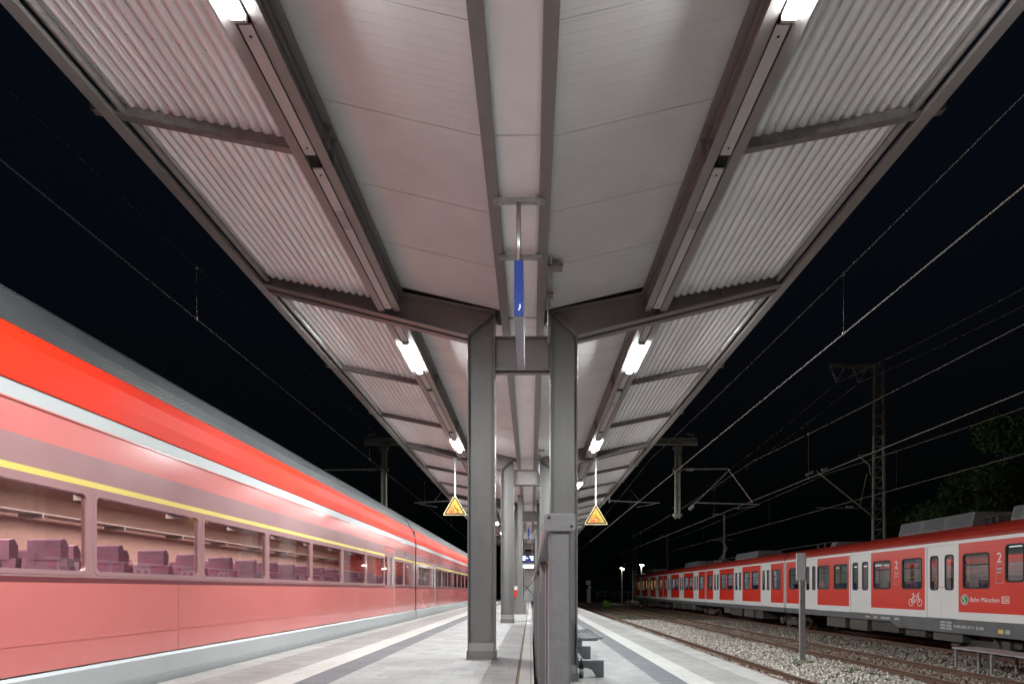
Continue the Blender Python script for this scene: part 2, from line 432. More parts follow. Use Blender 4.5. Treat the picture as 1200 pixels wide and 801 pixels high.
def thing(name, label, cat, loc=(0, 0, 0), group=None):
    o = bpy.data.objects.new(name, None); COL.objects.link(o)
    o.empty_display_size = 0.2
    o.location = loc; o['label'] = label; o['category'] = cat
    if group: o['group'] = group
    return o
def tag(o, label, cat, group=None, kind=None):
    o['label'] = label; o['category'] = cat
    if group: o['group'] = group
    if kind: o['kind'] = kind
    return o
def struct(o, label=None, cat=None):
    o['kind'] = 'structure'
    if label: o['label'] = label
    if cat: o['category'] = cat
    return o
def copy_tree(o, parent=None):
    c = o.copy(); COL.objects.link(c)
    if parent is not None: c.parent = parent
    for ch in [x for x in bpy.data.objects if x.parent == o and x != c]:
        copy_tree(ch, c)
    return c
def text_mesh(name, body, size, mat, parent, place, thick=0.001, spacing=1.0, align='LEFT'):
    cu = bpy.data.curves.new(name, 'FONT'); cu.body = body; cu.size = size; cu.extrude = thick; cu.space_character = spacing; cu.align_x = align
    tmp = bpy.data.objects.new(name + '_tmp', cu); COL.objects.link(tmp)
    dg = bpy.context.evaluated_depsgraph_get()
    me = bpy.data.meshes.new_from_object(tmp.evaluated_get(dg))
    bpy.data.objects.remove(tmp)
    off = Vector((0, 0, 0)); p = parent
    while p is not None:
        off += p.location; p = p.parent
    me.transform(Matrix.Translation(-off) @ place)
    me.materials.clear(); me.materials.append(M[mat])
    o = bpy.data.objects.new(name, me); COL.objects.link(o); o.parent = parent
    return o

CX = -0.13
def Hz(Y): return Y + EYE
FR = [-11.88 + 10.8 * k for k in range(8)]      # front edge of every frame
FC = [f + 0.19 for f in FR]
GL, GR, RAIL = 0.0, -0.35, -0.95

# ================================================================ SETTING
def ground_sheet():
    mb = MB(); mb.quad((-900, -300, -1.16), (900, -300, -1.16), (900, 1800, -1.16), (-900, 1800, -1.16))
    m = surf('dark earth', (0.060, 0.052, 0.042), 0.95, 0, 0.5, 0.6, 0.5, 8)
    struct(mb.build('ground', m))
ground_sheet()

# ballast bed base
def ballast_base():
    m, nt, out = mat_new('ballast bed')
    p = N(nt, "ShaderNodeBsdfPrincipled"); p.inputs['Roughness'].default_value = 0.95; p.inputs['Specular IOR Level'].default_value = 0.2
    tc = N(nt, "ShaderNodeTexCoord")
    v = N(nt, "ShaderNodeTexVoronoi"); v.inputs['Scale'].default_value = 17
    nt.links.new(tc.outputs['Object'], v.inputs['Vector'])
    n = N(nt, "ShaderNodeTexNoise"); n.inputs['Scale'].default_value = 0.7; n.inputs['Detail'].default_value = 9; n.inputs['Roughness'].default_value = 0.7
    nt.links.new(tc.outputs['Object'], n.inputs['Vector'])
    r = ramp(nt, n.outputs['Fac'], [(0.3, (0.075, 0.058, 0.042)), (0.5, (0.15, 0.125, 0.10)), (0.7, (0.23, 0.21, 0.185))])
    mx = N(nt, "ShaderNodeMixRGB", blend_type='MULTIPLY'); mx.inputs[0].default_value = 0.75
    sepc = N(nt, "ShaderNodeSeparateColor"); nt.links.new(v.outputs['Color'], sepc.inputs[0])
    r3 = ramp(nt, sepc.outputs[0], [(0.0, (0.35, 0.33, 0.30)), (1.0, (1.35, 1.3, 1.25))])
    nt.links.new(r.outputs[0], mx.inputs[1]); nt.links.new(r3.outputs[0], mx.inputs[2])
    nt.links.new(mx.outputs[0], p.inputs['Base Color'])
    b = N(nt, "ShaderNodeBump"); b.inputs['Strength'].default_value = 0.9; b.inputs['Distance'].default_value = 0.04; b.invert = True
    nt.links.new(v.outputs['Distance'], b.inputs['Height']); nt.links.new(b.outputs[0], p.inputs['Normal'])
    nt.links.new(p.outputs[0], out.inputs[0])
    M['bed'] = m
    mb = MB()
    mb.quad((3.9, -25, -1.12), (17.6, -25, -1.12), (17.6, 320, -1.12), (3.9, 320, -1.12))
    struct(mb.build('ballast_bed', 'bed'))
    mb = MB()
    mb.quad((-9.5, -25, -1.12), (-4.3, -25, -1.12), (-4.3, 320, -1.12), (-9.5, 320, -1.12))
    struct(mb.build('ballast_bed', 'bed'))
ballast_base()

TRK = [5.57, 10.25, 15.27]
def stones():
    n = 75000
    # depth distribution: denser near
    y = 6.5 + 38 * rng.random(n) ** 1.35
    x = 4.05 + 10.6 * rng.random(n)
    keep = np.ones(n, bool)
    for t in TRK:
        for g in (-0.7525, 0.7525):
            keep &= np.abs(x - (t + g)) > 0.075
    # thin out on the sandy strips between the tracks and by the parked train
    band = (x > 11.3)
    keep &= ~(band & (rng.random(n) > 0.45))
    x, y = x[keep], y[keep]; n = len(x)
    size = 0.018 + 0.026 * rng.random(n) ** 1.5
    size *= 1 + 0.25 * np.clip((y - 15) / 20, 0, 1)
    z = -1.118 + size * 0.35 + 0.02 * rng.random(n) + 0.02 * np.sin(x * 3 + y) 
    base = np.array([(-1, -1, -1), (1, -1, -1), (1, 1, -1), (-1, 1, -1), (-1, -1, 1), (1, -1, 1), (1, 1, 1), (-1, 1, 1)], float)
    jit = base[None] * (0.55 + 0.55 * rng.random((n, 8, 1))) + 0.25 * (rng.random((n, 8, 3)) - .5)
    jit *= (0.7 + 0.6 * rng.random((n, 1, 3)))
    q = rng.normal(size=(n, 4)); q /= np.linalg.norm(q, axis=1, keepdims=True)
    a, b, c, d = q.T
    Rm = np.stack([np.stack([a*a+b*b-c*c-d*d, 2*(b*c-a*d), 2*(b*d+a*c)], -1), np.stack([2*(b*c+a*d), a*a-b*b+c*c-d*d, 2*(c*d-a*b)], -1), np.stack([2*(b*d-a*c), 2*(c*d+a*b), a*a-b*b-c*c+d*d], -1)], 1)
    V = np.einsum('nij,nkj->nki', Rm, jit) * size[:, None, None] + np.stack([x, y, z], -1)[:, None]
    fb = np.array([(3, 2, 1, 0), (4, 5, 6, 7), (0, 1, 5, 4), (1, 2, 6, 5), (2, 3, 7, 6), (3, 0, 4, 7)])
    F = (fb[None] + 8 * np.arange(n)[:, None, None]).reshape(-1, 4)
    me = bpy.data.meshes.new('ballast_stones')
    me.vertices.add(n * 8); me.vertices.foreach_set('co', V.reshape(-1))
    me.loops.add(len(F) * 4); me.loops.foreach_set('vertex_index', F.reshape(-1).astype(np.int32))
    me.polygons.add(len(F)); me.polygons.foreach_set('loop_start', np.arange(0, len(F) * 4, 4, dtype=np.int32))
    me.polygons.foreach_set('loop_total', np.full(len(F), 4, dtype=np.int32))
    me.update(calc_edges=True)
    # colour: pale grey limestone between the first tracks, rust stained near the rails, earthy by the train
    rust = np.zeros(n)
    for t in TRK[:2]:
        rust = np.maximum(rust, np.clip(1.25 - np.abs(x - t) / 1.1, 0, 1))
    pale = np.array([0.50, 0.455, 0.405]); brown = np.array([0.20, 0.135, 0.095]); earth = np.array([0.20, 0.175, 0.14])
    e = np.clip((x - 10.9) / 1.5, 0, 1)
    w = np.clip(rust * 0.85 + 0.25 * (rng.random(n) - .5), 0, 1)
    col = pale[None] * (1 - w[:, None]) + brown[None] * w[:, None]
    col = col * (1 - e[:, None] * 0.8) + earth[None] * (e[:, None] * 0.8)
    col *= (0.45 + 0.9 * rng.random((n, 1)))
    fc = np.concatenate([np.repeat(col, 6, 0), np.ones((n * 6, 1))], 1)
    at = me.attributes.new('tone', 'FLOAT_COLOR', 'FACE'); at.data.foreach_set('color', fc.reshape(-1))
    me.materials.append(M['stone'])
    o = bpy.data.objects.new('ballast_stones', me); COL.objects.link(o)
    tag(o, 'loose pale and rust stained ballast stones lying between the tracks', 'ballast', kind='stuff')
stones()

# tracks
def rail_mb(x):
    mb = MB(); z = RAIL
    prof = [(-.06, -.155), (.06, -.155), (.06, -.145), (.012, -.125), (.012, -.05), (.035, -.035), (.035, -.004), (.028, 0), (-.028, 0), (-.035, -.004), (-.035, -.035), (-.012, -.05), (-.012, -.125), (-.06, -.145)]
    poly = [(x + a, z + b) for a, b in prof]
    mi = [0] * 14; mi[7] = 1
    mb.prism(poly, 'y', -20, 300, mi)
    for k in range(130):      # fastening clips
        y = 3.1 + .62 * k
        for sx in (-1, 1):
            mb.box(x + sx * .062, x + sx * .135, y - .05, y + .05, z - .16, z - .10, 0)
    return mb
def track(cx, label):
    t = thing('railway_track', label, 'track', (cx, 4, RAIL - .2))
    for g in (-.7525, .7525):
        rail_mb(cx + g).build('rail', ['rustside', 'railtop'], t)
    first = None
    for k in range(100):
        y = 3.1 + .62 * k
        if first is None:
            mb = MB(); mb.box(cx - 1.28, cx + 1.28, y - .13, y + .13, RAIL - .31, RAIL - .157)
            first = mb.build('sleeper', 'sleeper', t, bevel=.012)
        else:
            c = first.copy(); COL.objects.link(c); c.parent = t; c.location = (random.uniform(-.02, .02), .62 * k, random.uniform(-.012, 0))
    mb = MB()
    for k in range(100, 300):
        y = 3.1 + .62 * k
        mb.box(cx - 1.28, cx + 1.28, y - .13, y + .13, RAIL - .31, RAIL - .16)
    o = mb.build('far_sleepers', 'sleeper', t); o['kind'] = 'stuff'
track(TRK[0], 'rusty railway track running right along the low platform edge')
track(TRK[1], 'middle railway track lying between the platform track and the parked train')
track(TRK[2], 'railway track the parked red commuter train stands on')
track(-5.95, 'railway track under the red and grey train')

# platforms
Y0, Y1 = -16.0, 76.0
def slab(name, mat, x0, x1, ztop, zbot, ya=Y0, yb=Y1):
    return MB().box(x0, x1, ya, yb, zbot, ztop).build(name, mat)
struct(slab('platform_base', 'concrete', -4.30, 3.86, GR - .07, -1.15))
struct(slab('platform_base', 'concrete', -4.30, .02, GL - .07, GR - .068))
struct(slab('edge_stone', 'edgestone', -4.42, -4.02, GL, GL - .16))
struct(slab('edge_paving', 'edgepaver', -4.018, -3.242, GL - .003, GL - .16))
struct(slab('tactile_strip', 'whitepaver', -3.24, -2.802, GL + .002, GL - .16))
struct(slab('dark_paving_strip', 'darkpaver', -2.80, -2.392, GL - .002, GL - .16))
struct(slab('platform_paving', 'paver', -2.39, -.182, GL, GL - .16))
struct(slab('dirt_joint', 'moss', -.18, -.145, GL - .012, GL - .16))
struct(slab('kerb', 'kerb', -.143, .038, GL + .006, -.5))
struct(slab('platform_paving', 'paver_r', .04, 2.008, GR, GR - .16))
struct(slab('dark_paving_strip', 'darkpaver', 2.01, 2.448, GR - .002, GR - .16))
struct(slab('tactile_strip', 'whitepaver', 2.45, 2.858, GR + .002, GR - .16))
struct(slab('edge_paving', 'edgepaver', 2.86, 3.558, GR - .003, GR - .16))
struct(slab('edge_stone', 'edgestone', 3.56, 4.02, GR, GR - .16))

# ================================================================ CANOPY
canopy = thing('station_canopy', 'long steel platform canopy with twin columns, white soffit and corrugated outer sheets', 'canopy', (CX, 9.85, 0))
def X(s, h): return CX + s * h
def plate(mb, p, q, t, y0, y1, mi=0):
    """plate seen edge-on in the frame plane: from p to q (x,z), thickness t, between y0 and y1"""
    dx, dz = q[0] - p[0], q[1] - p[1]; L = math.hypot(dx, dz); nx, nz = -dz / L * t / 2, dx / L * t / 2
    mb.prism([(p[0] - nx, p[1] - nz), (q[0] - nx, q[1] - nz), (q[0] + nx, q[1] + nz), (p[0] + nx, p[1] + nz)], 'y', y0, y1, mi)

TIP = 4.13
def frame(yc):
    for s in (-1, 1):
        g = GL if s < 0 else GR
        # column: two channels back to back, their toes pointing along the platform
        mb = MB()
        for d in (-1, 1):
            ya, yb = yc + d * .05, yc + d * .064
            poly = [(X(s, .45), g), (X(s, .866), g), (X(s, .866), Hz(4.07)), (X(s, .45), Hz(4.43))]
            mb.prism(poly, 'y', ya, yb)
            for h, zt in ((.449, 4.44), (.867, 4.07)):
                mb.box(X(s, h) - .009, X(s, h) + .009, yc + d * .05, yc + d * .19, g, Hz(zt))
        # packing plates in the slot
        for z in (.6, 1.7, 2.8, 3.9):
            mb.box(X(s, .46), X(s, .86), yc - .049, yc + .049, z, z + .1)
        col = mb.build('column', 'column', canopy, bevel=.003)
        sh = MB()
        for d in (-1, 1):
            y_in = yc + d * .065
            prof = [(y_in, g), (yc + d * .21, g), (yc + d * .21, g + .135), (yc + d * .18, g + .262), (y_in, g + .268)]
            sh.prism(prof, 'x', X(s, .459), X(s, .857))
        for h0, h1 in ((.425, .438), (.878, .891)):
            sh.box(X(s, h0), X(s, h1), yc - .21, yc + .21, g, g + .135)
        sh.box(X(s, .40), X(s, .915), yc - .25, yc + .25, g - .02, g + .012)
        for bx in (.46, .855):
            for by in (-.225, .225):
                sh.lathe((X(s, bx), yc + by, g + .012), [(.016, 0), (.016, .014), (.009, .015), (.009, .035)], 6)
        sh.build('base_shoe', 'column', col, bevel=.004)
        # rafter
        mb = MB()
        zt0, zt1, zb0, zb1 = Hz(4.44), Hz(4.44 + .2 * (TIP - .44)), Hz(4.06), Hz(4.06 + .25 * (TIP - .876))
        for d in (-1, 1):
            ya, yb = yc + d * .05, yc + d * .064
            mb.prism([(X(s, .45), zt0 - .01), (X(s, .877), zb0), (X(s, TIP), zb1), (X(s, TIP), zt1)], 'y', ya, yb)
            plate(mb, (X(s, .44), zt0), (X(s, TIP), zt1), .018, yc + d * .05, yc + d * .19)
            plate(mb, (X(s, .872), zb0), (X(s, TIP), zb1), .018, yc + d * .05, yc + d * .19)
            plate(mb, (X(s, .452), zt0 - .012), (X(s, .872), zb0 + .004), .016, yc + d * .066, yc + d * .194)
            for h in (2.12, 3.2):
                za, zb = Hz(4.06 + .25 * (h - .876)), Hz(4.44 + .2 * (h - .44))
                mb.box(X(s, h) - .006, X(s, h) + .006, yc + d * .066, yc + d * .17, za + .01, zb - .01)
        mb.build('rafter', 'steel', canopy, bevel=.003)
    mb = MB()
    for d in (-1, 1):
        mb.box(X(-1, .438), X(1, .438), yc + d * .05, yc + d * .064, Hz(3.545), Hz(4.045))
        mb.box(X(-1, .438), X(1, .438), yc + d * .05, yc + d * .17, Hz(3.54), Hz(3.556))
        mb.box(X(-1, .438), X(1, .438), yc + d * .05, yc + d * .17, Hz(4.035), Hz(4.05))
    mb.build('cross_beam', 'steel', canopy, bevel=.003)
for yc in FC: frame(yc)

def sheetY(h): return 4.865 + .2 * (h - 3.43)
def soffY(h): return 4.40 + .235 * (h - .36)
PITCH = .116
LAMPS = [-10.2, -3.3, 3.98, 11.65, 18.7, 25.7, 33.2, 40.4, 47.4, 55.0]
LL = 1.48
def bay(y0, y1):
    ya, yb = y0 + .195, y1 - .195
    for s in (-1, 1):
        # corrugated sheet
        n = int((4.16 - 2.29) / PITCH * 16)
        low, top = [], []
        for k in range(n + 1):
            h = 2.29 + (4.16 - 2.29) * k / n
            w = .021 - .042 * abs(math.sin(math.pi * (h - 2.29) / PITCH)) ** .75
            low.append((X(s, h), Hz(sheetY(h)) + w)); top.append((X(s, h), Hz(sheetY(h)) + w + .006))
        mb = MB(); mb.prism(low + top[::-1], 'y', ya, yb, 0)
        for q in range(0, 13):
            yy = ya + .35 + (yb - ya - .7) * q / 12
            for j in range(1, 8):
                h = 2.29 + PITCH * (2 * j + .5 + (q % 2))
                if h < 4.1:
                    mb.lathe((X(s, h), yy, Hz(sheetY(h)) - .016), [(.004, -.006), (.009, -.004), (.009, .006), (.002, .02)], 6, 1)
        mb.build('corrugated_sheet', ['sheet', 'steel'], canopy)
        # two rails under the sheet inside the bay
        for f in (1 / 3, 2 / 3):
            yr = y0 + (y1 - y0) * f
            mb = MB()
            for (b0, b1, t0, t1) in ((-.035, -.027, -.115, -.012), (-.035, .055, -.118, -.110), (.047, .055, -.115, -.012)):
                mb.prism([(X(s, 2.29), Hz(sheetY(2.29)) + t0), (X(s, 4.40), Hz(sheetY(4.40)) + t0), (X(s, 4.40), Hz(sheetY(4.40)) + t1), (X(s, 2.29), Hz(sheetY(2.29)) + t1)], 'y', yr + b0, yr + b1)
            mb.build('sheet_rail', 'railgalv', canopy)
        # soffit panels between centre purlin and light beam, 1.2 m each
        mb = MB()
        cuts = [y0 + .26]
        c = math.ceil((y0 - 4.72) / 1.205) * 1.205 + 4.72
        while c < y1 - .05:
            if c > y0 + .3 and c < y1 - .4: cuts.append(c)
            c += 1.205
        cuts.append(y1 - .295)
        for a, b in zip(cuts[:-1], cuts[1:]):
            a += .005; b -= .005
            mb.prism([(X(s, .30), Hz(soffY(.30))), (X(s, 1.99), Hz(soffY(1.99))), (X(s, 1.99), Hz(soffY(1.99)) + .04), (X(s, .30), Hz(soffY(.30)) + .04)], 'y', a, b)
        o = mb.build('soffit_panel', 'soffit', canopy)
        mb = MB(); mb.prism([(X(s, .30), Hz(soffY(.30)) + .045), (X(s, 4.2), Hz(soffY(4.2)) + .06), (X(s, 4.2), Hz(soffY(4.2)) + .1), (X(s, .30), Hz(soffY(.30)) + .1)], 'y', y0, y1)
        mb.build('roof_deck', 'deckshade', canopy)
        # beam that carries the strip lamps
        mb = MB()
        mb.box(X(s, 1.94), X(s, 2.045), ya, yb, Hz(4.43), Hz(4.445)); mb.box(X(s, 2.185), X(s, 2.29), ya, yb, Hz(4.43), Hz(4.445))
        mb.box(X(s, 2.035), X(s, 2.045), ya, yb, Hz(4.446), Hz(4.50)); mb.box(X(s, 2.185), X(s, 2.195), ya, yb, Hz(4.446), Hz(4.50))
        mb.box(X(s, 1.985), X(s, 1.995), ya, yb, Hz(4.446), Hz(4.80)); mb.box(X(s, 2.275), X(s, 2.285), ya, yb, Hz(4.446), Hz(4.66))
        mb.box(X(s, 1.90), X(s, 1.984), ya, yb, Hz(4.735), Hz(4.75)); mb.box(X(s, 1.95), X(s, 1.984), ya, yb, Hz(4.60), Hz(4.612))
        mb.box(X(s, 2.046), X(s, 2.184), ya, yb, Hz(4.494), Hz(4.5), 1)  # back of the slot coloured black to paint in its shade
        for f in (1 / 3, 2 / 3):
            yr = y0 + (y1 - y0) * f
            for yy in (yr - .08, yr + .10):
                mb.prism([(X(s, 1.945), Hz(4.446)), (X(s, 1.984), Hz(4.446)), (X(s, 1.984), Hz(4.73)), (X(s, 1.905), Hz(4.73))], 'y', yy, yy + .012)
            mb.box(X(s, 1.935), X(s, 2.04), yr - .004, yr + .004, Hz(4.4275), Hz(4.4299))
        lb = mb.build('light_beam', ['steel', 'black'], canopy, bevel=.002)
        # cover plates along the beam, leaving the lamps free
        edges = [ya + .12]
        segs = []
        lam = [l for l in LAMPS if ya < l < yb]
        pos = ya + .12
        for l in lam + [None]:
            end = (l - LL / 2 - .06) if l is not None else yb - .12
            rails = [y0 + (y1 - y0) / 3, y0 + 2 * (y1 - y0) / 3]
            st = pos
            for r in rails:
                if st < r - .3 < end - .3:
                    segs.append((st, r - .1)); st = r + .1
            segs.append((st, end))
            if l is not None: pos = l + LL / 2 + .06
        for a, b in segs:
            if b - a < .25: continue
            mb = MB(); mb.box(X(s, 2.054), X(s, 2.160), a, b, Hz(4.415), Hz(4.428))
            for yy in (a + .1, b - .1):
                mb.lathe((X(s, 2.107), yy, Hz(4.415)), [(.012, -.004), (.012, 0.0)], 8, 1)
            if b - a > 1.6:
                mb.box(X(s, 2.056), X(s, 2.158), a + .72, a + 1.08, Hz(4.4135), Hz(4.4148), 2)
            mb.build('cover_plate', ['cover', 'black', 'coverdark'], lb)
        # edge beam with its gutter pipe
        mb = MB()
        mb.box(X(s, 4.145), X(s, 4.27), y0 + .001, y1 - .001, Hz(4.865), Hz(4.88)); mb.box(X(s, 4.255), X(s, 4.27), y0 + .001, y1 - .001, Hz(4.88), Hz(5.07))
        mb.box(X(s, 4.145), X(s, 4.155), y0 + .001, y1 - .001, Hz(4.88), Hz(4.93))
        mb.build('edge_beam', 'steel', canopy, bevel=.002)
        mb = MB(); mb.tube([(X(s, 4.06), ya, Hz(4.935)), (X(s, 4.06), yb, Hz(4.935))], .042, 14)
        mb.build('gutter_pipe', 'galv', canopy, smooth=True)
        # centre purlin
        mb = MB()
        mb.box(X(s, .225), X(s, .35), y0, y1, Hz(4.345), Hz(4.36)); mb.box(X(s, .335), X(s, .35), y0, y1, Hz(4.361), Hz(4.46)); mb.box(X(s, .225), X(s, .238), y0, y1, Hz(4.361), Hz(4.40))
        mb.build('centre_purlin', 'steel', canopy, bevel=.002)
    mb = MB()
    cuts = [y0 + .02]; c = 5.93 - 4.3 * 6
    while c < y1:
        if y0 + .2 < c < y1 - .2: cuts.append(c)
        c += 4.3
    cuts.append(y1 - .02)
    for a, b in zip(cuts[:-1], cuts[1:]):
        mb.box(X(-1, .33), X(1, .33), a + .006, b - .006, Hz(4.41), Hz(4.44))
    mb.box(X(-1, .36), X(1, .36), y0, y1, Hz(4.47), Hz(4.50), 1)
    mb.build('centre_panel', ['centre', 'steel'], canopy)
for a, b in zip(FC[:-1], FC[1:]): bay(a, b)
# conduit on top of the purlin near the second pair of rafters
for yc in FC[2:6]:
    mb = MB()
    mb.tube([(X(1, .40), yc - 1.9, Hz(4.36)), (X(1, .40), yc - .36, Hz(4.36)), (X(1, .41), yc - .22, Hz(4.2)), (X(1, .41), yc - .22, Hz(3.9))], .018, 8)
    mb.build('cable_conduit', 'galv', canopy)
    for dx, y0_, y1_ in ((.56, 1.75, 1.6), (.46, .95, .84)):
        mb = MB(); mb.box(X(1, .37), X(1, dx), yc - y0_, yc - y1_, Hz(4.32), Hz(4.37)); mb.build('junction_box', 'railgalv', canopy, bevel=.004)

# strip lamps, each its own thing
ordw = ['', '', 'nearest', 'second', 'third', 'fourth', 'fifth', 'sixth', 'seventh', 'eighth']
lamp0 = None
for s, side in ((-1, 'above the red and grey train'), (1, 'on the parked train side')):
    for k, ly in enumerate(LAMPS):
        lab = f"glowing strip lamp under the canopy {side}, {ordw[k]} of its row" if k > 1 else f"strip lamp under the canopy {side}, {'just' if k else 'far'} behind the viewer"
        if lamp0 is None:
            t = thing('strip_lamp', lab, 'lamp', (X(s, 2.12), ly, Hz(4.43)), 'strip lamps under the canopy')
            mb = MB(); mb.box(X(s, 2.058), X(s, 2.172), ly - LL / 2, ly + LL / 2, Hz(4.412), Hz(4.49))
            for yy in (ly - LL / 2, ly + LL / 2 - .03): mb.box(X(s, 2.058), X(s, 2.172), yy, yy + .03, Hz(4.372), Hz(4.411))
            mb.build('housing', 'cover', t, bevel=.003)
            x = X(s, 2.115); z = Hz(4.411)
            prof = [(x - .043, z), (x - .042, z - .024), (x - .032, z - .038), (x + .032, z - .038), (x + .042, z - .024), (x + .043, z)]
            mb = MB(); mb.prism(prof, 'y', ly - LL / 2 + .031, ly + LL / 2 - .031, [2, 2, 0, 1, 1, 1])
            mb.build('lens', ['lamp', 'lampside', 'lampouter'], t)
            lamp0 = t
        else:
            t = copy_tree(lamp0); t.location = (X(s, 2.12), ly, Hz(4.43)); t['label'] = lab
            if s > 0: t.rotation_euler = (0, 0, math.pi)

# ================================================================ THINGS UNDER THE CANOPY
# station name sign hung edge-on
def name_sign(y1, y2, label, px, br):
    t = thing('hanging_sign', label, 'sign', (CX, (y1 + y2) / 2, Hz(2.96)), 'blue signs hung along the middle of the canopy')
    mb = MB(); mb.box(CX - .05, CX + .05, y1, y2, Hz(2.96), Hz(3.56), 0)
    mb.box(CX - .047, CX + .047, y1 + .01, y2 - .01, Hz(2.955), Hz(2.959), 1)
    bd = mb.build('sign_box', ['signblue', 'signgrey'], t)
    mb = MB(); mb.box(CX + .008, CX + .020, y1 - .002, y1 - .0005, Hz(3.04), Hz(3.085)); mb.box(CX - .004, CX + .008, y1 - .002, y1 - .0005, Hz(3.02), Hz(3.04))
    mb.build('white_mark', 'inkwhite', bd)
    for yy in br:
        mb = MB(); mb.tube([(px, yy, Hz(4.30)), (px, yy, Hz(3.561))], .026, 14)
        mb.build('hanger_pipe', 'pipe', t, smooth=True)
        mb = MB()
        mb.box(CX - .285, CX + .285, yy - .03, yy + .03, Hz(4.30), Hz(4.312)); mb.box(CX - .285, CX + .285, yy - .034, yy - .028, Hz(4.30), Hz(4.345))
        for sx in (-1, 1):
            mb.box(CX + sx * .19, CX + sx * .27, yy - .02, yy + .05, Hz(4.313), Hz(4.37))
            mb.lathe((CX + sx * .25, yy - .01, Hz(4.28)), [(.014, 0), (.014, .02)], 6)
            mb.lathe((CX + sx * .18, yy - .01, Hz(4.285)), [(.01, 0), (.01, .015)], 6)
        mb.build('bracket', 'galv', t)
name_sign(6.6, 8.22, 'narrow blue sign box hung edge-on from a pipe between the front columns', CX - .005, (6.8, 7.95))
name_sign(35.2, 36.8, 'far dark blue sign box hung edge-on beyond the second pair of columns', CX - .005, (35.4, 36.6))

# warning triangles
def triangle(xc, zc, y, ztop, label):
    t = thing('warning_sign', label, 'sign', (xc, y, zc), 'yellow warning triangles hung from the canopy')
    def tri(sz, yy0, yy1, mat, name, par, rnd=.07, dz=0):
        # rounded triangle
        pts = []
        cor = [(0, .66 * sz), (-.577 * sz * 1.0, -.34 * sz), (.577 * sz, -.34 * sz)]
        for i, c in enumerate(cor):
            a = Vector(cor[i - 1]) - Vector(c); b = Vector(cor[(i + 1) % 3]) - Vector(c)
            p = Vector(c) + a.normalized() * rnd; q = Vector(c) + b.normalized() * rnd
            for k in range(5):
                u = k / 4; w = (1 - u) ** 2 * p + 2 * u * (1 - u) * Vector(c) + u * u * q
                pts.append((xc + w.x, zc + w.y + dz))
        return MB().prism(pts, 'y', yy0, yy1).build(name, mat, par)
    tri(.70, y, y + .03, 'signrim', 'sign_plate', t, .06)
    f = tri(.645, y - .003, y - .0005, 'ink', 'black_border', t, .04)
    g = tri(.50, y - .006, y - .0035, 'signyellow', 'yellow_face', t, .02)
    k = .31 / .34
    yy = y - .0065
    q = 1.35
    x0, z0 = xc - .185, zc - .165
    mb = MB()       # red train front in print
    mb.prism([(x0 + u * q, z0 + v * q) for u, v in ((0, 0), (.115, 0), (.125, .03), (.12, .105), (.1, .125), (.02, .125), (0, .10))], 'y', yy - .002, yy)
    mb.build('red_pictogram', 'inkred', g)
    mb = MB()
    mb.box(x0 + .018 * q, x0 + .10 * q, yy - .0035, yy - .0022, z0 + .07 * q, z0 + .098 * q)
    mb.build('pictogram_window', 'signyellow', g)
    mb = MB()       # leaning person and wind lines
    bx, bz = x0 + .215, z0 + .05
    def bar(a, b, w):
        mb.bar((bx + a[0] * q, yy - .001, bz + a[1] * q), (bx + b[0] * q, yy - .001, bz + b[1] * q), .002, w * q, up=(-(b[1] - a[1]), 0, (b[0] - a[0])))
    bar((-.02, .115), (.035, .045), .03); bar((.035, .045), (.10, .02), .02); bar((.035, .045), (.05, -.015), .02)
    bar((-.01, .10), (-.06, .09), .016); bar((-.02, -.03), (.10, -.03), .012); bar((-.13, .125), (-.075, .145), .012)
    mb.prism([(bx + (-.035 + .02 * math.cos(a * math.pi / 5)) * q, bz + (.145 + .02 * math.sin(a * math.pi / 5)) * q) for a in range(10)], 'y', yy - .002, yy)
    mb.build('person_pictogram', 'ink', g)
    mb = MB(); mb.tube([(xc, y + .05, zc + .28), (xc, y + .05, ztop)], .028, 10); mb.box(xc - .06, xc + .06, y + .0, y + .1, ztop - .02, ztop + .015)
    mb.box(xc - .03, xc + .03, y + .031, y + .05, zc + .1, zc + .34)
    mb.build('hanger_pole', 'polewhite', t)
ys = FR[3] - .02
triangle((533 - VX) / FPX * ys, Hz((VY - 595) / FPX * ys), ys, Hz(4.06 + .25 * (2.36 - .876)) - .01, 'yellow warning triangle hung on a white pole beside the red and grey train')
triangle((698.5 - VX) / FPX * ys, Hz((VY - 606) / FPX * ys), ys, Hz(4.06 + .25 * (2.32 - .876)) - .01, 'yellow warning triangle on a white pole on the parked train side, the lower one')

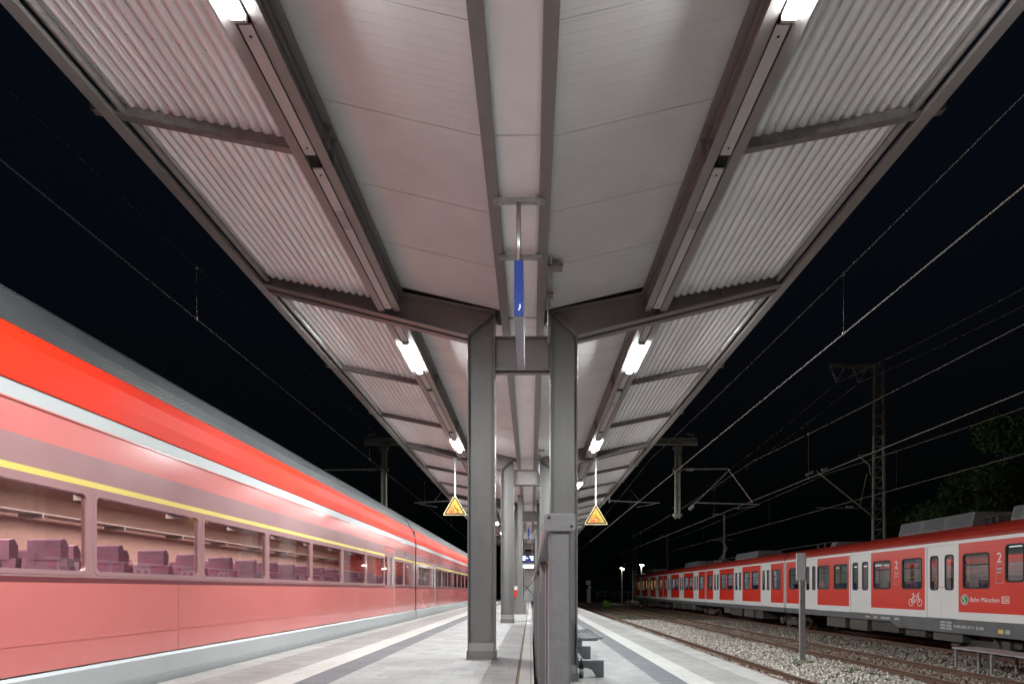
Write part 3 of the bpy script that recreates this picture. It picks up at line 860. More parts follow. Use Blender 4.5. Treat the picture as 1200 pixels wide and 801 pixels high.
# wind break between the two platforms
def windbreak():
    t = thing('windbreak_wall', 'long grey hammered metal windbreak wall with rounded hand rail on the kerb', 'partition', (.13, 2.66, GR))
    ya, yb = 2.66, 19.5
    x0, x1 = .060, .1965
    zc, zt = 1.356, 1.4335
    mb = MB()
    r = .014
    prof = []
    for cx_, cz_, a0 in ((x1 - r, zt - r, 0), (x0 + r, zt - r, 90), (x0 + r, zc + r, 180), (x1 - r, zc + r, 270)):
        for k in range(5):
            a = R(a0 + 90 * k / 4); prof.append((cx_ + r * math.cos(a), cz_ + r * math.sin(a)))
    mb.prism(prof, 'y', ya, yb)
    rail = mb.build('hand_rail', 'hammer_lt', t, bevel=.003)
    for bx, bz in ((.0795, 1.415), (.178, 1.377)):
        mb = MB(); pts = [(bx + .0068 * math.cos(a * math.pi / 6), bz + .0068 * math.sin(a * math.pi / 6)) for a in range(12)]
        mb.prism(pts, 'y', ya - .003, ya + .004); mb.build('bolt', 'black', rail)
    y = ya + .004; k = 0
    while y < yb:
        mb = MB()
        c = .010
        pr = [(.080 + c, 0), (.176 - c, 0), (.176, c), (.176, .10), (.080, .10), (.080, c)]
        poly = [(a, y + b) for a, b in pr]
        mb.prism(poly, 'z', GR, zc - .012)
        mb.box(.088, .168, y + .012, y + .09, zc - .014, zc + .002)
        if k > 0:
            mb.prism([(.068, y - .02), (.15, y - .02), (.15, y + .12), (.068, y + .12)], 'z', GR, 1.09)
        mb.build('post', 'hammer', t, bevel=.004)
        y += 2.84; k += 1
    y = ya + .11
    while y < yb - 1:
        mb = MB()
        mb.box(.126, .146, y + .003, y + 2.84 - .11, GR + .06, zc - .03)
        for q in range(1, 3):
            yy = y + 2.73 * q / 3
            mb.box(.112, .125, yy - .012, yy + .012, GR + .08, zc - .05)
        mb.box(.100, .17, y + .003, y + 2.73, GR + .03, GR + .06)
        mb.build('wall_panel', 'hammer', t, bevel=.003)
        y += 2.84
windbreak()

def bench():
    t = thing('platform_bench', 'dark wire mesh platform bench on block feet behind the column', 'bench', (1.0, 12.7, GR))
    for y, xr in ((10.2, 1.22), (12.75, 1.25), (15.2, 1.28)):
        mb = MB()
        mb.prism([(.70, GR + .28), (.70, GR + .15), (.95, GR + .15), (1.02, GR + .12), (1.10, GR), (xr, GR), (xr, GR + .28)], 'y', y, y + .12)
        mb.build('foot', 'benchgrey', t, bevel=.004)
    mb = MB()
    mb.box(.72, .80, 10.2, 15.4, GR + .281, GR + .34)
    mb.box(.95, 1.03, 12.7, 15.4, GR + .281, GR + .34)
    mb.build('bearer', 'benchgrey', t, bevel=.004)
    ya, yb = 12.6, 15.6
    mb = MB()
    for k in range(8):
        x = .80 + .67 * k / 7
        mb.tube([(x, ya, GR + .45 + .02 * (k in (0, 7))), (x, yb, GR + .45 + .02 * (k in (0, 7)))], .005 if 0 < k < 7 else .016, 6)
    for k in range(19):
        y = ya + (yb - ya) * k / 18
        mb.tube([(.74, y, GR + .95), (.76, y, GR + .6), (.80, y, GR + .46), (1.0, y, GR + .44), (1.47, y, GR + .46)], .005, 5)
    mb.prism([(.78, GR + .43), (1.47, GR + .44), (1.48, GR + .47), (.78, GR + .46)], 'y', ya - .02, ya + .01)
    mb.build('wire_seat', 'benchgrey', t)
    mb = MB()
    for k in range(4):
        z = GR + .6 + .115 * k
        mb.tube([(.755 - .005 * k, ya, z), (.755 - .005 * k, yb, z)], .007, 6)
    mb.build('wire_backrest', 'benchgrey', t)
    for y in (12.75, 15.2):
        mb = MB(); mb.box(.76, .80, y + .03, y + .09, GR + .34, GR + .94); mb.box(.8, 1.4, y + .03, y + .09, GR + .39, GR + .435); mb.box(.95, 1.03, y + .03, y + .09, GR + .34, GR + .39)
        mb.build('seat_bracket', 'benchgrey', t)
bench()
def bottle():
    c = (.835, 10.08, GR)
    t = thing('glass_bottle', 'dark green glass bottle standing by the foot of the bench', 'bottle', c)
    mb = MB(); mb.lathe(c, [(.034, 0), (.037, .01), (.037, .19), (.033, .215), (.018, .245), (.014, .26), (.014, .31), (.016, .312), (.016, .325), (.013, .325)], 16)
    mb.build('bottle_body', 'bottle', t, smooth=True)
    mb = MB(); mb.lathe(c, [(.0376, .06), (.0376, .15)], 16); mb.build('paper_label', 'bottlelabel', t, smooth=True)
bottle()

# far end of the platform: glazed stair house with bracing, departure display, red bin
def stair_house():
    y0, y1 = 47.0, 56.0
    x0, x1 = -1.15, .55
    t = thing('stair_shelter', 'lit glass stair shelter with crossed steel braces at the far end of the platform', 'shelter', (-.3, y0, 0))
    for x in (x0, x1):
        for y in (y0, (y0 + y1) / 2, y1):
            MB().box(x - .05, x + .05, y - .05, y + .05, -.02, 3.1).build('post', 'column', t)
    MB().box(x0 - .1, x1 + .1, y0 - .1, y1 + .1, 3.1, 3.22).build('shelter_roof', 'steel', t)
    mb = MB(); mb.bar((x0, y0, .35), (x1, y0, 2.2), .05, .05); mb.bar((x0, y0 + .06, 2.2), (x1, y0 + .06, .35), .05, .05); mb.build('cross_brace', 'under', t)
    mb = MB(); mb.box(x0 + .06, x1 - .06, y0 - .03, y0 + .03, 2.2, 2.26); mb.box(x0 + .06, x1 - .06, y0 - .03, y0 + .03, 1.0, 1.05); mb.box(x0 + .5, x0 + .55, y0 - .03, y0 + .03, .05, 3.09); mb.build('glazing_bar', 'galv', t)
    for x in (x0, x1):
        for k in range(2):
            ya = y0 + .06 + 4.5 * k
            MB().box(x - .008, x + .008, ya, ya + 4.38, .1, 3.0).build('side_glass', 'clearglass', t)
    MB().box(x0 + .06, x1 - .06, y1 - .01, y1 + .01, .1, 3.0).build('rear_wall', 'lining', t)
    mb = MB(); mb.box(x0 + .3, x1 - .3, y0 + 1, y1 - 1, 3.06, 3.099); mb.build('ceiling_light', emit('shelter light', (1, 1, .97), 1.5, 'NONE'), t)
stair_house()
def display():
    t = thing('departure_display', 'blue lit departure display hung across the far end of the canopy', 'display', (-.27, 44.5, Hz(2.2)))
    y = 44.5
    MB().box(-.75, .25, y, y + .2, Hz(2.0), Hz(2.55)).build('display_box', 'signblue', t, bevel=.01)
    mb = MB()
    for z, a, b in ((2.42, -.7, -.35), (2.30, -.7, -.2), (2.18, -.7, -.4), (2.42, -.1, .2), (2.30, -.05, .2), (2.18, 0.02, .2)):
        mb.box(a, b, y - .004, y - .001, Hz(z), Hz(z + .06))
    mb.build('lit_line', emit('display line', (.75, .85, 1), 1.6, 'NONE'), t)
    for x in (-.6, .1):
        mb = MB(); mb.tube([(x, y + .1, Hz(2.55)), (x, y + .1, Hz(4.35))], .025, 8); mb.build('hanger_pipe', 'pipe', t)
display()
def red_box():
    x, y = -.68, 29.0
    t = thing('ticket_machine', 'small red and white box on a post beside the portal mast', 'machine', (x, y, 0))
    MB().box(x - .05, x + .05, y, y + .1, 0, .75).build('stand', 'benchgrey', t)
    MB().box(x - .14, x + .14, y - .06, y + .16, .75, 1.10).build('red_case', 'redb', t, bevel=.01)
    MB().box(x - .14, x + .14, y - .06, y + .16, 1.103, 1.28).build('white_top', 'white', t, bevel=.01)
red_box()

# ================================================================ TRAIN SIDES
def rounded(y0, y1, z0, z1, r, n=4):
    pts = []
    for cy_, cz_, a0 in ((y1 - r, z1 - r, 0), (y0 + r, z1 - r, 90), (y0 + r, z0 + r, 180), (y1 - r, z0 + r, 270)):
        for k in range(n + 1):
            a = R(a0 + 90 * k / n); pts.append((cy_ + r * math.cos(a), cz_ + r * math.sin(a)))
    return pts
def wall_grid(mb, x, ys, zs, opens, colour, depth):
    """side wall at x (outer face), thickness 'depth' (signed inwards), cells inside opens left free"""
    ys = sorted(set(ys)); zs = sorted(set(zs))
    def free(y, z): return any(a < y < b and c < z < d for a, b, c, d in opens)
    for a, b in zip(ys[:-1], ys[1:]):
        for c, d in zip(zs[:-1], zs[1:]):
            y, z = (a + b) / 2, (c + d) / 2
            if free(y, z): continue
            mi = colour(y, z)
            mb.quad((x, a, c), (x, b, c), (x, b, d), (x, a, d), mi)
            mb.quad((x + depth, a, c), (x + depth, a, d), (x + depth, b, d), (x + depth, b, c), 0)
    for a, b, c, d in opens:
        mb.quad((x, a, c), (x, b, c), (x + depth, b, c), (x + depth, a, c), 0); mb.quad((x, a, d), (x + depth, a, d), (x + depth, b, d), (x, b, d), 0)
        mb.quad((x, a, c), (x + depth, a, c), (x + depth, a, d), (x, a, d), 0); mb.quad((x, b, c), (x, b, d), (x + depth, b, d), (x + depth, b, c), 0)
def ring(mb, x, pr, y0, y1, z0, z1, w, r, t, mi=0):
    """rounded frame on a wall at x, pr = outward sign, w frame width, t depth"""
    o = rounded(y0 - w * .5, y1 + w * .5, z0 - w * .5, z1 + w * .5, r + w * .5); i_ = rounded(y0 + w * .5, y1 - w * .5, z0 + w * .5, z1 - w * .5, max(.01, r - w * .3))
    n = len(o); xo, xi = x + pr * .004, x - pr * t
    for k in range(n):
        k2 = (k + 1) % n
        mb.quad((xo, *o[k]), (xo, *o[k2]), (xo, *i_[k2]), (xo, *i_[k]), mi)
        mb.quad((xo, *i_[k]), (xo, *i_[k2]), (xi, *i_[k2]), (xi, *i_[k]), mi)
        mb.quad((xo, *o[k]), (xi, *o[k]), (xi, *o[k2]), (xo, *o[k2]), mi)

# ---------------------------------------------------------------- red and grey regional train along the left platform
def regional_train():
    XS = -4.50; XF = -7.40
    t = thing('regional_train', 'red train with grey ribbed roof, white and yellow stripes standing along the platform', 'train', (XS - 1.45, 0, RAIL))
    zt = dict(sil=.34, low=1.17, line=1.225, wt=2.14, y0=2.15, y1=2.21, band=2.47, w0=2.77, w1=2.92)
    cars = [(-29.2, -2.8), (-2.6, 23.8), (24.0, 50.6), (50.8, 70.0)]
    for ci, (a, b) in enumerate(cars):
        # windows and doors
        doors = [(a + 14.6, a + 15.95)] if ci else []
        if ci == 1: doors = [(a + 21.4, a + 22.75)]
        if ci == 2: doors = [(a + 3.5, a + 4.85), (a + 20, a + 21.35)]
        stops = [a + .5] + [v for d in doors for v in d] + [b - .5]
        wins = []
        for p, q in zip(stops[::2], stops[1::2]):
            n = max(1, round((q - p) / 2.05)); w = (q - p) / n
            for k in range(n): wins.append((p + w * k + .05, p + w * (k + 1) - .05))
        opens = [(p, q, 1.27, 2.09) for p, q in wins] + [(p, q, .36, 2.46) for p, q in doors]
        def colour(y, z):
            if z > zt['w1']: return 2
            if z > zt['w0']: return 3
            if z > zt['band']: return 1
            if z > zt['y1']: return 4
            if z > zt['y0']: return 5
            if z > zt['line']: return 4
            if z > zt['low']: return 6
            return 1
        mb = MB()
        ys = [a, b] + [v for o in opens for v in o[:2]]
        zs = [.35, .36, 1.17, 1.225, 1.27, 2.09, 2.15, 2.21, 2.46, 2.47, 2.77, 2.92] 
        wall_grid(mb, XS, ys, zs, opens, colour, -.07)
        for (za, zb) in ((2.755, 2.77), (2.925, 2.945)):
            mb.box(XS - .02, XS + .012, a, b, za, zb, 1 if za < 2.8 else 2)
        # far side wall, ends
        mb.box(XF, XF + .06, a, b, .35, 2.92, 1)
        for yy in (a, b - .06):
            mb.box(XF + .07, XS - .08, yy, yy + .06, .35, 2.9, 1)
        body = mb.build('carriage_body', ['lining', 'coral', 'red', 'silver', 'mauve', 'yellow', 'maroon'], t)
        mb = MB(); y = a + 2.2
        while y < b - 1.5:
            if not any(p - .3 < y < q + .3 for p, q in doors):
                mb.box(XS - .001, XS + .0015, y, y + .012, .345, 1.165)
            y += 4.1
        mb.box(XS - .001, XS + .002, a, b, .60, .608)
        mb.build('panel_seam', 'coraldark', body)
        # roof: red shoulder then grey ribbed cap
        sh = [(XS, 2.945), (XS - .015, 3.12), (XS - .07, 3.32), (XS - .18, 3.50)]
        gr = [(XS - .20, 3.515), (XS - .30, 3.72), (XS - .45, 3.93), (XS - .66, 4.08), (XS - 1.0, 4.16), (XS - 1.45, 4.19)]
        mir = lambda l: [(2 * (XS - 1.45) - x, z) for x, z in reversed(l)]
        mb = MB(); pts = sh + [(XS - .30, 3.50), (XS - .14, 2.945)]
        mb.prism(pts, 'y', a, b); mb.prism([(2 * (XS - 1.45) - x, z) for x, z in reversed(pts)], 'y', a, b)
        rs = mb.build('roof_shoulder', 'red', t)
        mb = MB(); top = gr + mir(gr[:-1]); mb.prism(top, 'y', a, b)
        mb.box(XS - .235, XS - .175, a, b, 3.50, 3.53)
        mb.build('carriage_roof', 'greyroof', t)
        # skirt
        mb = MB(); mb.prism([(XS - .01, .335), (XS + .012, .30), (XS + .02, .1), (XS, -.12), (XS - .06, -.30), (XS - .1, -.30), (XS - .1, .335)], 'y', a, b)
        mb.build('side_skirt', 'silver', t)
        mb = MB(); mb.box(XF + .1, XS - .15, a + .2, b - .2, -.25, .30); mb.build('floor', 'under', t)
        for p, q in wins:
            mb = MB(); ring(mb, XS, 1, p, q, 1.27, 2.09, .045, .07, .05)
            w = mb.build('window', 'mauve', t)
            MB().box(XS - .02, XS - .012, p + .01, q - .01, 1.28, 2.08).build('pane', 'glass', w)
        for p, q in doors:
            for u, v in ((p + .005, (p + q) / 2 - .004), ((p + q) / 2 + .004, q - .005)):
                mb = MB()
                def dcol(y, z): return 1 if z < 1.17 or z > 2.3 else 4
                wall_grid(mb, XS - .012, [u, v, u + .12, v - .12], [.37, 1.17, 1.27, 2.15, 2.3, 2.45], [(u + .12, v - .12, 1.27, 2.15)], dcol, -.04)
                d = mb.build('door', ['lining', 'coral', 'red', 'white', 'mauve'], t)
                MB().box(XS - .035, XS - .027, u + .12, v - .12, 1.27, 2.15).build('door_window', 'glass', d)
                mb = MB(); mb.lathe((0, 0, 0), [(.02, 0), (.02, .01)], 10)
        # interior: lining, seats, lights
        mb = MB(); mb.box(XF + .07, XF + .10, a + .1, b - .1, .4, 2.5); mb.box(XF + .1, XS - .1, a + .1, b - .1, 2.50, 2.53)
        mb.build('interior_lining', 'beige', t)
        mb = MB(); y = a + 1.0
        while y < b - 1:
            if not any(p - .4 < y < q + .3 for p, q in doors):
                for xa, xb in ((XS - 1.15, XS - .12), (XF + .13, XF + 1.15)):
                    w2 = (xb - xa) / 2
                    for q in range(2):
                        u0, u1 = xa + q * w2 + .03, xa + (q + 1) * w2 - .03
                        mb.prism([(y, .55), (y + .14, .55), (y + .10, 1.30), (y + .06, 1.42), (y - .01, 1.42), (y - .03, 1.2)], 'x', u0, u1)
                        mb.prism([(y - .02, 1.40), (y + .08, 1.40), (y + .09, 1.55), (y + .04, 1.62), (y - .02, 1.60)], 'x', u0 + .06, u1 - .06)
                        mb.box(u0, u1, y + .14, y + .58, .62, .80)
            y += .86
        mb.build('seats', 'seat', t)['kind'] = 'stuff'
        mb = MB()
        for xr in (XS - .42, XF + .42):
            mb.box(xr - .16, xr + .16, a + .6, b - .6, 2.16, 2.18)
            y = a + .8
            while y < b - .8:
                mb.box(xr - .17, xr + .17, y, y + .03, 2.10, 2.16); y += 1.72
        mb.build('luggage_rack', 'galv', t)
        mb = MB(); mb.box(XS - 1.70, XS - .35, a + .6, b - .6, 2.47, 2.49); mb.build('interior_light', emit('warm train light', (1, .88, .82), 5.6, 'NONE'), t)
        for yb_ in (a + 4, b - 4):
            mb = MB(); mb.box(XF + .4, XS - .4, yb_ - 1.4, yb_ + 1.4, -.75, -.3); bg_ = mb.build('bogie', 'under', t)
            for yw in (-1.1, 1.1):
                for xw in (-.75, .75):
                    mb = MB(); cxw = XS - 1.45 + xw
                    pts = [(yb_ + yw + .42 * math.cos(k * math.pi / 10), RAIL + .42 + .42 * math.sin(k * math.pi / 10)) for k in range(20)]
                    mb.prism(pts, 'x', cxw - .06, cxw + .06); mb.build('wheel', 'rustside', bg_)
    mb = MB()
    for (a, b), (c, d) in zip(cars[:-1], cars[1:]):
        mb.box(XF + .2, XS - .03, b, c, .36, 3.4)
    mb.build('gangway_bellows', 'black', t)
regional_train()

# ---------------------------------------------------------------- parked commuter train
def commuter_train():
    XS = 13.80; XF = 16.80
    XM = 15.3
    t = thing('commuter_train', 'parked red commuter train with light grey doors and red roof across the tracks', 'train', (XM, 33, RAIL))
    cars = [(16.3, 33.10), (33.22, 48.15), (48.27, 63.65), (63.77, 80.6)]
    ZW0, ZW1, ZD0, ZD1 = 1.17, 2.23, .155, 2.59
    def pattern(k, a, b):
        if k == 0:
            return ([(31.5, 32.6), (28.25, 29.4), (26.66, 27.8), (23.45, 24.6), (21.57, 22.7), (18.4, 19.5)], [(29.5, 30.8), (24.87, 26.4), (19.8, 21.3)], (17.1, 17.75))
        if k == 3:
            w, d, c = pattern(0, 0, 0); f = lambda p: (16.3 + 80.6 - p[1], 16.3 + 80.6 - p[0])
            return [f(p) for p in w], [f(p) for p in d], f(c)
        L = b - a; sc = L / 15.0
        g = lambda p: (a + p[0] * sc, a + p[1] * sc)
        return [g(p) for p in ((.56, 1.66), (3.8, 4.9), (5.3, 6.4), (8.6, 9.7), (10.1, 11.2), (13.3, 14.4))], [g(p) for p in ((2.0, 3.4), (6.75, 8.25), (11.6, 13.0))], None
    for k, (a, b) in enumerate(cars):
        wins, doors, cab = pattern(k, a, b)
        opens = [(p, q, ZW0, ZW1) for p, q in wins] + [(p, q, ZD0, ZD1) for p, q in doors]
        if cab: opens.append((cab[0], cab[1], 1.35, 2.4))
        edges = sorted(doors)
        red = []
        st = a + .10
        for p, q in edges + [(b - .10, b)]:
            red.append((st + (.03 if st > a + .2 else 0), p - (.03 if p < b - .2 else 0))); st = q
        red = [(p + .06 if i else p, q - .06 if i < len(red) - 1 else q) for i, (p, q) in enumerate(red)]
        if k == 0: red[0] = (a + .1, red[0][1])
        def colour(y, z):
            if .40 < z < 2.60 and any(p < y < q for p, q in red): return 1
            return 2
        mb = MB()
        ys = [a, b] + [v for o in opens for v in o[:2]] + [v for r in red for v in r]
        wall_grid(mb, XS, ys, [.155, .18, .40, 1.17, 1.35, 2.23, 2.4, 2.59, 2.60, 2.70], opens, colour, .06)
        # far side with window openings for the light to come through
        o2 = [(p, q, ZW0, ZW1) for p, q in wins]
        wall_grid(mb, XF, ys, [.155, .18, .40, 1.17, 1.35, 2.23, 2.4, 2.59, 2.60, 2.70], o2, colour, -.06)
        for yy in (a, b - .05):
            mb.box(XS + .07, XF - .07, yy, yy + .05, .2, 2.69, 2)
        # rain strip and joint lines
        mb.box(XS - .012, XS + .01, a, b, 2.69, 2.705, 2)
        body = mb.build('carriage_body', ['lining', 'redb', 'white'], t)
        prof = [(0, 2.706), (.02, 2.80), (.09, 2.95), (.25, 3.08), (.5, 3.17), (.9, 3.23), (1.5, 3.25)]
        pts = [(XS + u, z) for u, z in prof] + [(XF - u, z) for u, z in reversed(prof[:-1])]
        MB().prism(pts, 'y', a, b).build('carriage_roof', 'redroof', t, smooth=False)
        # skirt, lower near the bogie at each cab end
        mb = MB(); 
        lo = lambda y: (-.30 if (k == 0 and y < 23.2) or (k == 3 and y > 73) else -.10)
        pts = []
        yy = [a] + ([22.9, 23.5] if k == 0 else []) + ([72.7, 73.3] if k == 3 else []) + [b]
        poly = [(y, .153) for y in (a, b)] + [(y, (lo(y))) for y in reversed(yy)]
        mb.prism(poly, 'x', XS + .012, XS + .06)
        mb.prism(poly, 'x', XF - .06, XF - .012)
        sk = mb.build('skirt', 'skirt', t)
        mb = MB(); mb.box(XS + .08, XF - .08, a + .05, b - .05, .02, .15); mb.build('floor', 'under', t)
        # equipment boxes under the floor
        y = a + 3.4
        while y < b - 4.2:
            w = random.uniform(1.0, 2.1)
            mb = MB(); mb.box(XS + .12, XS + 1.0, y, y + w, -.62 + random.uniform(0, .12), -.02)
            for q in range(5): mb.box(XS + .112, XS + .12, y + .1, y + w - .1, -.5 + q * .09, -.47 + q * .09)
            mb.build('equipment_box', random.choice(['under', 'underlt', 'underlt']), t, bevel=.01)
            y += w + random.uniform(.1, .5)
        # windows
        for p, q in wins + ([] if not cab else [cab]):
            z0, z1 = (ZW0, ZW1) if (p, q) != cab else (1.35, 2.4)
            mb = MB(); ring(mb, XS, -1, p, q, z0, z1, .06, .09, .05)
            if q - p > .8: mb.box(XS + .004, XS + .03, p + .03, q - .03, z1 - .36, z1 - .325)
            w = mb.build('window', 'black', t)
            MB().box(XS + .02, XS + .028, p + .01, q - .01, z0 + .01, z1 - .01).build('pane', 'glassdark', w)
        for p, q in wins:
            mb = MB(); mb.box(XF - .03, XF - .022, p + .001, q - .001, ZW0 + .001, ZW1 - .001); mb.build('rear_window', 'glassdark', t)
        for p, q in doors:
            m_ = (p + q) / 2
            for u, v in ((p + .006, m_ - .004), (m_ + .004, q - .006)):
                mb = MB(); c = (u + v) / 2
                wall_grid(mb, XS + .018, [u, v, u + .17, v - .17], [ZD0 + .01, 1.12, 2.25, ZD1 - .005], [(u + .17, v - .17, 1.12, 2.25)], lambda y, z: 1, .04)
                mb.quad((XS + .018, u, ZD0 + .01), (XS + .058, u, ZD0 + .01), (XS + .058, u, ZD1 - .005), (XS + .018, u, ZD1 - .005), 1)
                mb.quad((XS + .018, v, ZD0 + .01), (XS + .018, v, ZD1 - .005), (XS + .058, v, ZD1 - .005), (XS + .058, v, ZD0 + .01), 1)
                d = mb.build('door', ['lining', 'white'], t)
                mb = MB(); ring(mb, XS + .018, -1, u + .17, v - .17, 1.12, 2.25, .05, .09, .02); f = mb.build('window_seal', 'black', d)
                MB().box(XS + .035, XS + .041, u + .165, v - .165, 1.115, 2.255).build('door_window', 'glassdark', d)
                mb = MB(); yb_ = v - .06 if u < p + .1 else u + .06
                pts = [(yb_ + .022 * math.cos(j * math.pi / 6), 1.2 + .022 * math.sin(j * math.pi / 6)) for j in range(12)]
                mb.prism(pts, 'x', XS + .006, XS + .0175); mb.build('door_button', 'inkred', d)
            MB().box(XS - .012, XS + .02, p + .1, q - .1, .10, .135).build('door_step', 'skirt', t)
        # interior
        mb = MB(); y = a + .7
        while y < b - .8:
            if not any(p - .45 < y < q + .2 for p, q in doors) and not (cab and cab[0] - 1 < y < cab[1] + 1):
                for xa, xb in ((XS + .12, XS + 1.05), (XF - 1.05, XF - .12)):
                    mb.box(xa, xb, y, y + .1, .5, 1.42); mb.box(xa, xb, y + .1, y + .5, .5, .68)
            y += .95
        mb.build('seats', 'seatblue', t)['kind'] = 'stuff'
        mb = MB(); mb.box(XS + .1, XF - .1, a + .1, b - .1, 2.55, 2.58)
        for p, q in doors:
            for yy in (p - .12, q + .08):
                mb.box(XS + .35, XS + .9, yy, yy + .04, .3, 2.2); mb.box(XF - .9, XF - .35, yy, yy + .04, .3, 2.2)
        mb.build('interior_lining', 'lining', t)
        mb = MB()
        for p, q in doors:
            for xx in (XS + .95, XF - .95):
                for yy in (p - .2, q + .2): mb.tube([(xx, yy, .2), (xx, yy, 2.54)], .02, 6)
        mb.build('grab_poles', 'yellow', t)['kind'] = 'stuff'
        mb = MB(); mb.box(XM - .7, XM + .7, a + .8, b - .8, 2.53, 2.549)
        strength = [6.0, 16.0, 24.0, 60.0][k]
        colr = [(1, 1, 1), (.75, .85, 1), (.8, .88, 1), (1, .55, .2)][k]  # orange added in the last carriage in place of orange reflections on its windows
        mb.build('interior_light', emit('carriage light %d' % k, colr, strength / 7, 'NONE'), t)
        # printing: class numbers
        if k in (0, 1, 2):
            spots = {0: (23.05, 17.98)}.get(k, (a + (b - a) * .34, a + (b - a) * .66))
            for yy in spots:
                PL = Matrix.Translation((XS - .003, yy + .12, 1.92)) @ Matrix.Rotation(R(-90), 4, 'Z') @ Matrix.Rotation(R(90), 4, 'X')
                text_mesh('class_number', '2', .42 if k == 0 else .36, 'inkwhite', body, PL)
                mb = MB()
                for (ya_, yb_, za_, zb_) in ((-.14, .14, 1.86, 1.872), (-.14, .14, 1.30, 1.312), (-.14, -.128, 1.312, 1.86), (.128, .14, 1.312, 1.86), (-.09, .09, 1.70, 1.76), (-.06, .08, 1.60, 1.65)):
                    mb.box(XS - .004, XS - .001, yy + ya_, yy + yb_, za_, zb_)
                mb.build('sticker_outline', 'inkgrey', body)
    body0 = [o for o in bpy.data.objects if o.parent == t and o.name.startswith('carriage_body')][0]
    skirt0 = [o for o in bpy.data.objects if o.parent == t and o.name.startswith('skirt')][0]
    # writing on the side: mirrored frame, reading direction is towards smaller y
    def place(y, z): return Matrix.Translation((XS - .004, y, z)) @ Matrix.Rotation(R(-90), 4, 'Z') @ Matrix.Rotation(R(90), 4, 'X')
    cyy, czz = 19.43, .80
    mb = MB(); mb.prism([(cyy + .15 * math.cos(j * math.pi / 16), czz + .15 * math.sin(j * math.pi / 16)) for j in range(32)], 'x', XS - .004, XS - .001)
    mb.build('round_badge', 'inkgreen', body0)
    mb = MB()
    for j in range(32):
        a0, a1 = j * math.pi / 16, (j + 1) * math.pi / 16
        f = lambda r, a: (XS - .0045, cyy + r * math.cos(a), czz + r * math.sin(a))
        mb.quad(f(.165, a0), f(.165, a1), f(.145, a1), f(.145, a0))
    mb.build('badge_ring', 'inkwhite', body0)
    o = text_mesh('badge_letter', 'S', .30, 'inkwhite', body0, Matrix.Translation((-.003, 0, 0)) @ place(cyy + .085, czz - .105))
    text_mesh('lettering', 'Bahn München', .20, 'inkwhite', body0, place(19.19, .74), .001, 1.02)
    mb = MB()
    for (u0, u1, v0, v1) in ((17.62, 17.90, .895, .915), (17.62, 17.90, .715, .735), (17.62, 17.64, .735, .895), (17.88, 17.90, .735, .895)): mb.box(XS - .004, XS - .001, u0, u1, v0, v1)
    mb.build('box_emblem', 'inkwhite', body0)
    text_mesh('emblem_letters', 'DB', .15, 'inkwhite', body0, place(17.865, .76))
    text_mesh('running_number', '94 80 0423 271-7  D-DB', .13, 'inkwhite', skirt0, Matrix.Translation((.013, 0, 0)) @ place(19.95, -.12))
    mb = MB()
    for q in range(3):
        for (u0, u1) in ((20.35, 20.60), (20.05, 20.30)): mb.box(XS + .006, XS + .010, u0, u1, -.20 + q * .10, -.13 + q * .10)
    mb.build('data_plate', 'inkgrey', skirt0)
    mb = MB()
    for u, v in ((25.2, 24.9), (24.6, 24.35), (24.1, 23.5), (23.2, 22.9)):
        mb.box(XS + .006, XS + .010, v, u, -.02, .06)
    mb.box(XS + .006, XS + .010, 17.6, 17.78, -.18, -.06)
    mb.build('small_inscription', 'inkgrey', skirt0)
    MB().box(XS + .005, XS + .010, 17.85, 18.05, -.18, -.06).build('yellow_plate', 'yellow', skirt0)
    # bicycle pictogram
    mb = MB()
    def P(u, v): return (XS - .003, 22.30 - u, .52 + v)
    for cu in (0.13, .62):
        for j in range(20):
            a0, a1 = j * math.pi / 10, (j + 1) * math.pi / 10
            f = lambda r, a: P(cu + r * math.cos(a), .14 + r * math.sin(a))
            mb.quad(f(.135, a0), f(.135, a1), f(.108, a1), f(.108, a0))
    def ln(a, b): mb.bar(P(*a), P(*b), .003, .028, up=(0, (b[1] - a[1]), (b[0] - a[0])))
    for a_, b_ in (((.13, .14), (.27, .38)), ((.27, .38), (.53, .38)), ((.53, .38), (.34, .14)), ((.34, .14), (.13, .14)), ((.34, .14), (.25, .44)), ((.62, .14), (.52, .46)), ((.52, .46), (.60, .48)), ((.19, .45), (.31, .45))): ln(a_, b_)
    mb.build('bicycle_pictogram', 'inkwhite', body0)
    # bellows between carriages
    for (a, b), (c, d) in zip(cars[:-1], cars[1:]):
        MB().box(XS + .05, XF - .05, b + .002, c - .002, .2, 3.0).build('gangway_bellows', 'black', t)
    # bogies
    for yb_ in (19.2, 33.16, 48.2, 63.7, 77.7):
        mb = MB()
        for xx in (XM - 1.12, XM + 1.0):
            mb.prism([(yb_ - 1.6, -.42), (yb_ - 1.55, -.62), (yb_ - .9, -.66), (yb_ - .5, -.76), (yb_ + .5, -.76), (yb_ + .9, -.66), (yb_ + 1.55, -.62), (yb_ + 1.6, -.42), (yb_ + .7, -.40), (yb_ + .4, -.5), (yb_ - .4, -.5), (yb_ - .7, -.40)], 'x', xx, xx + .12)
        mb.box(XM - 1.0, XM + 1.0, yb_ - .25, yb_ + .25, -.7, -.35)
        for yw in (-1.1, 1.1):
            mb.box(XM - 1.22, XM - 1.12, yb_ + yw - .16, yb_ + yw + .16, -.75, -.42)
            mb.tube([(XM - 1.2, yb_ + yw * .55, -.35), (XM - 1.2, yb_ + yw * .8, -.7)], .05, 8)
        bo = mb.build('bogie', 'under', t)
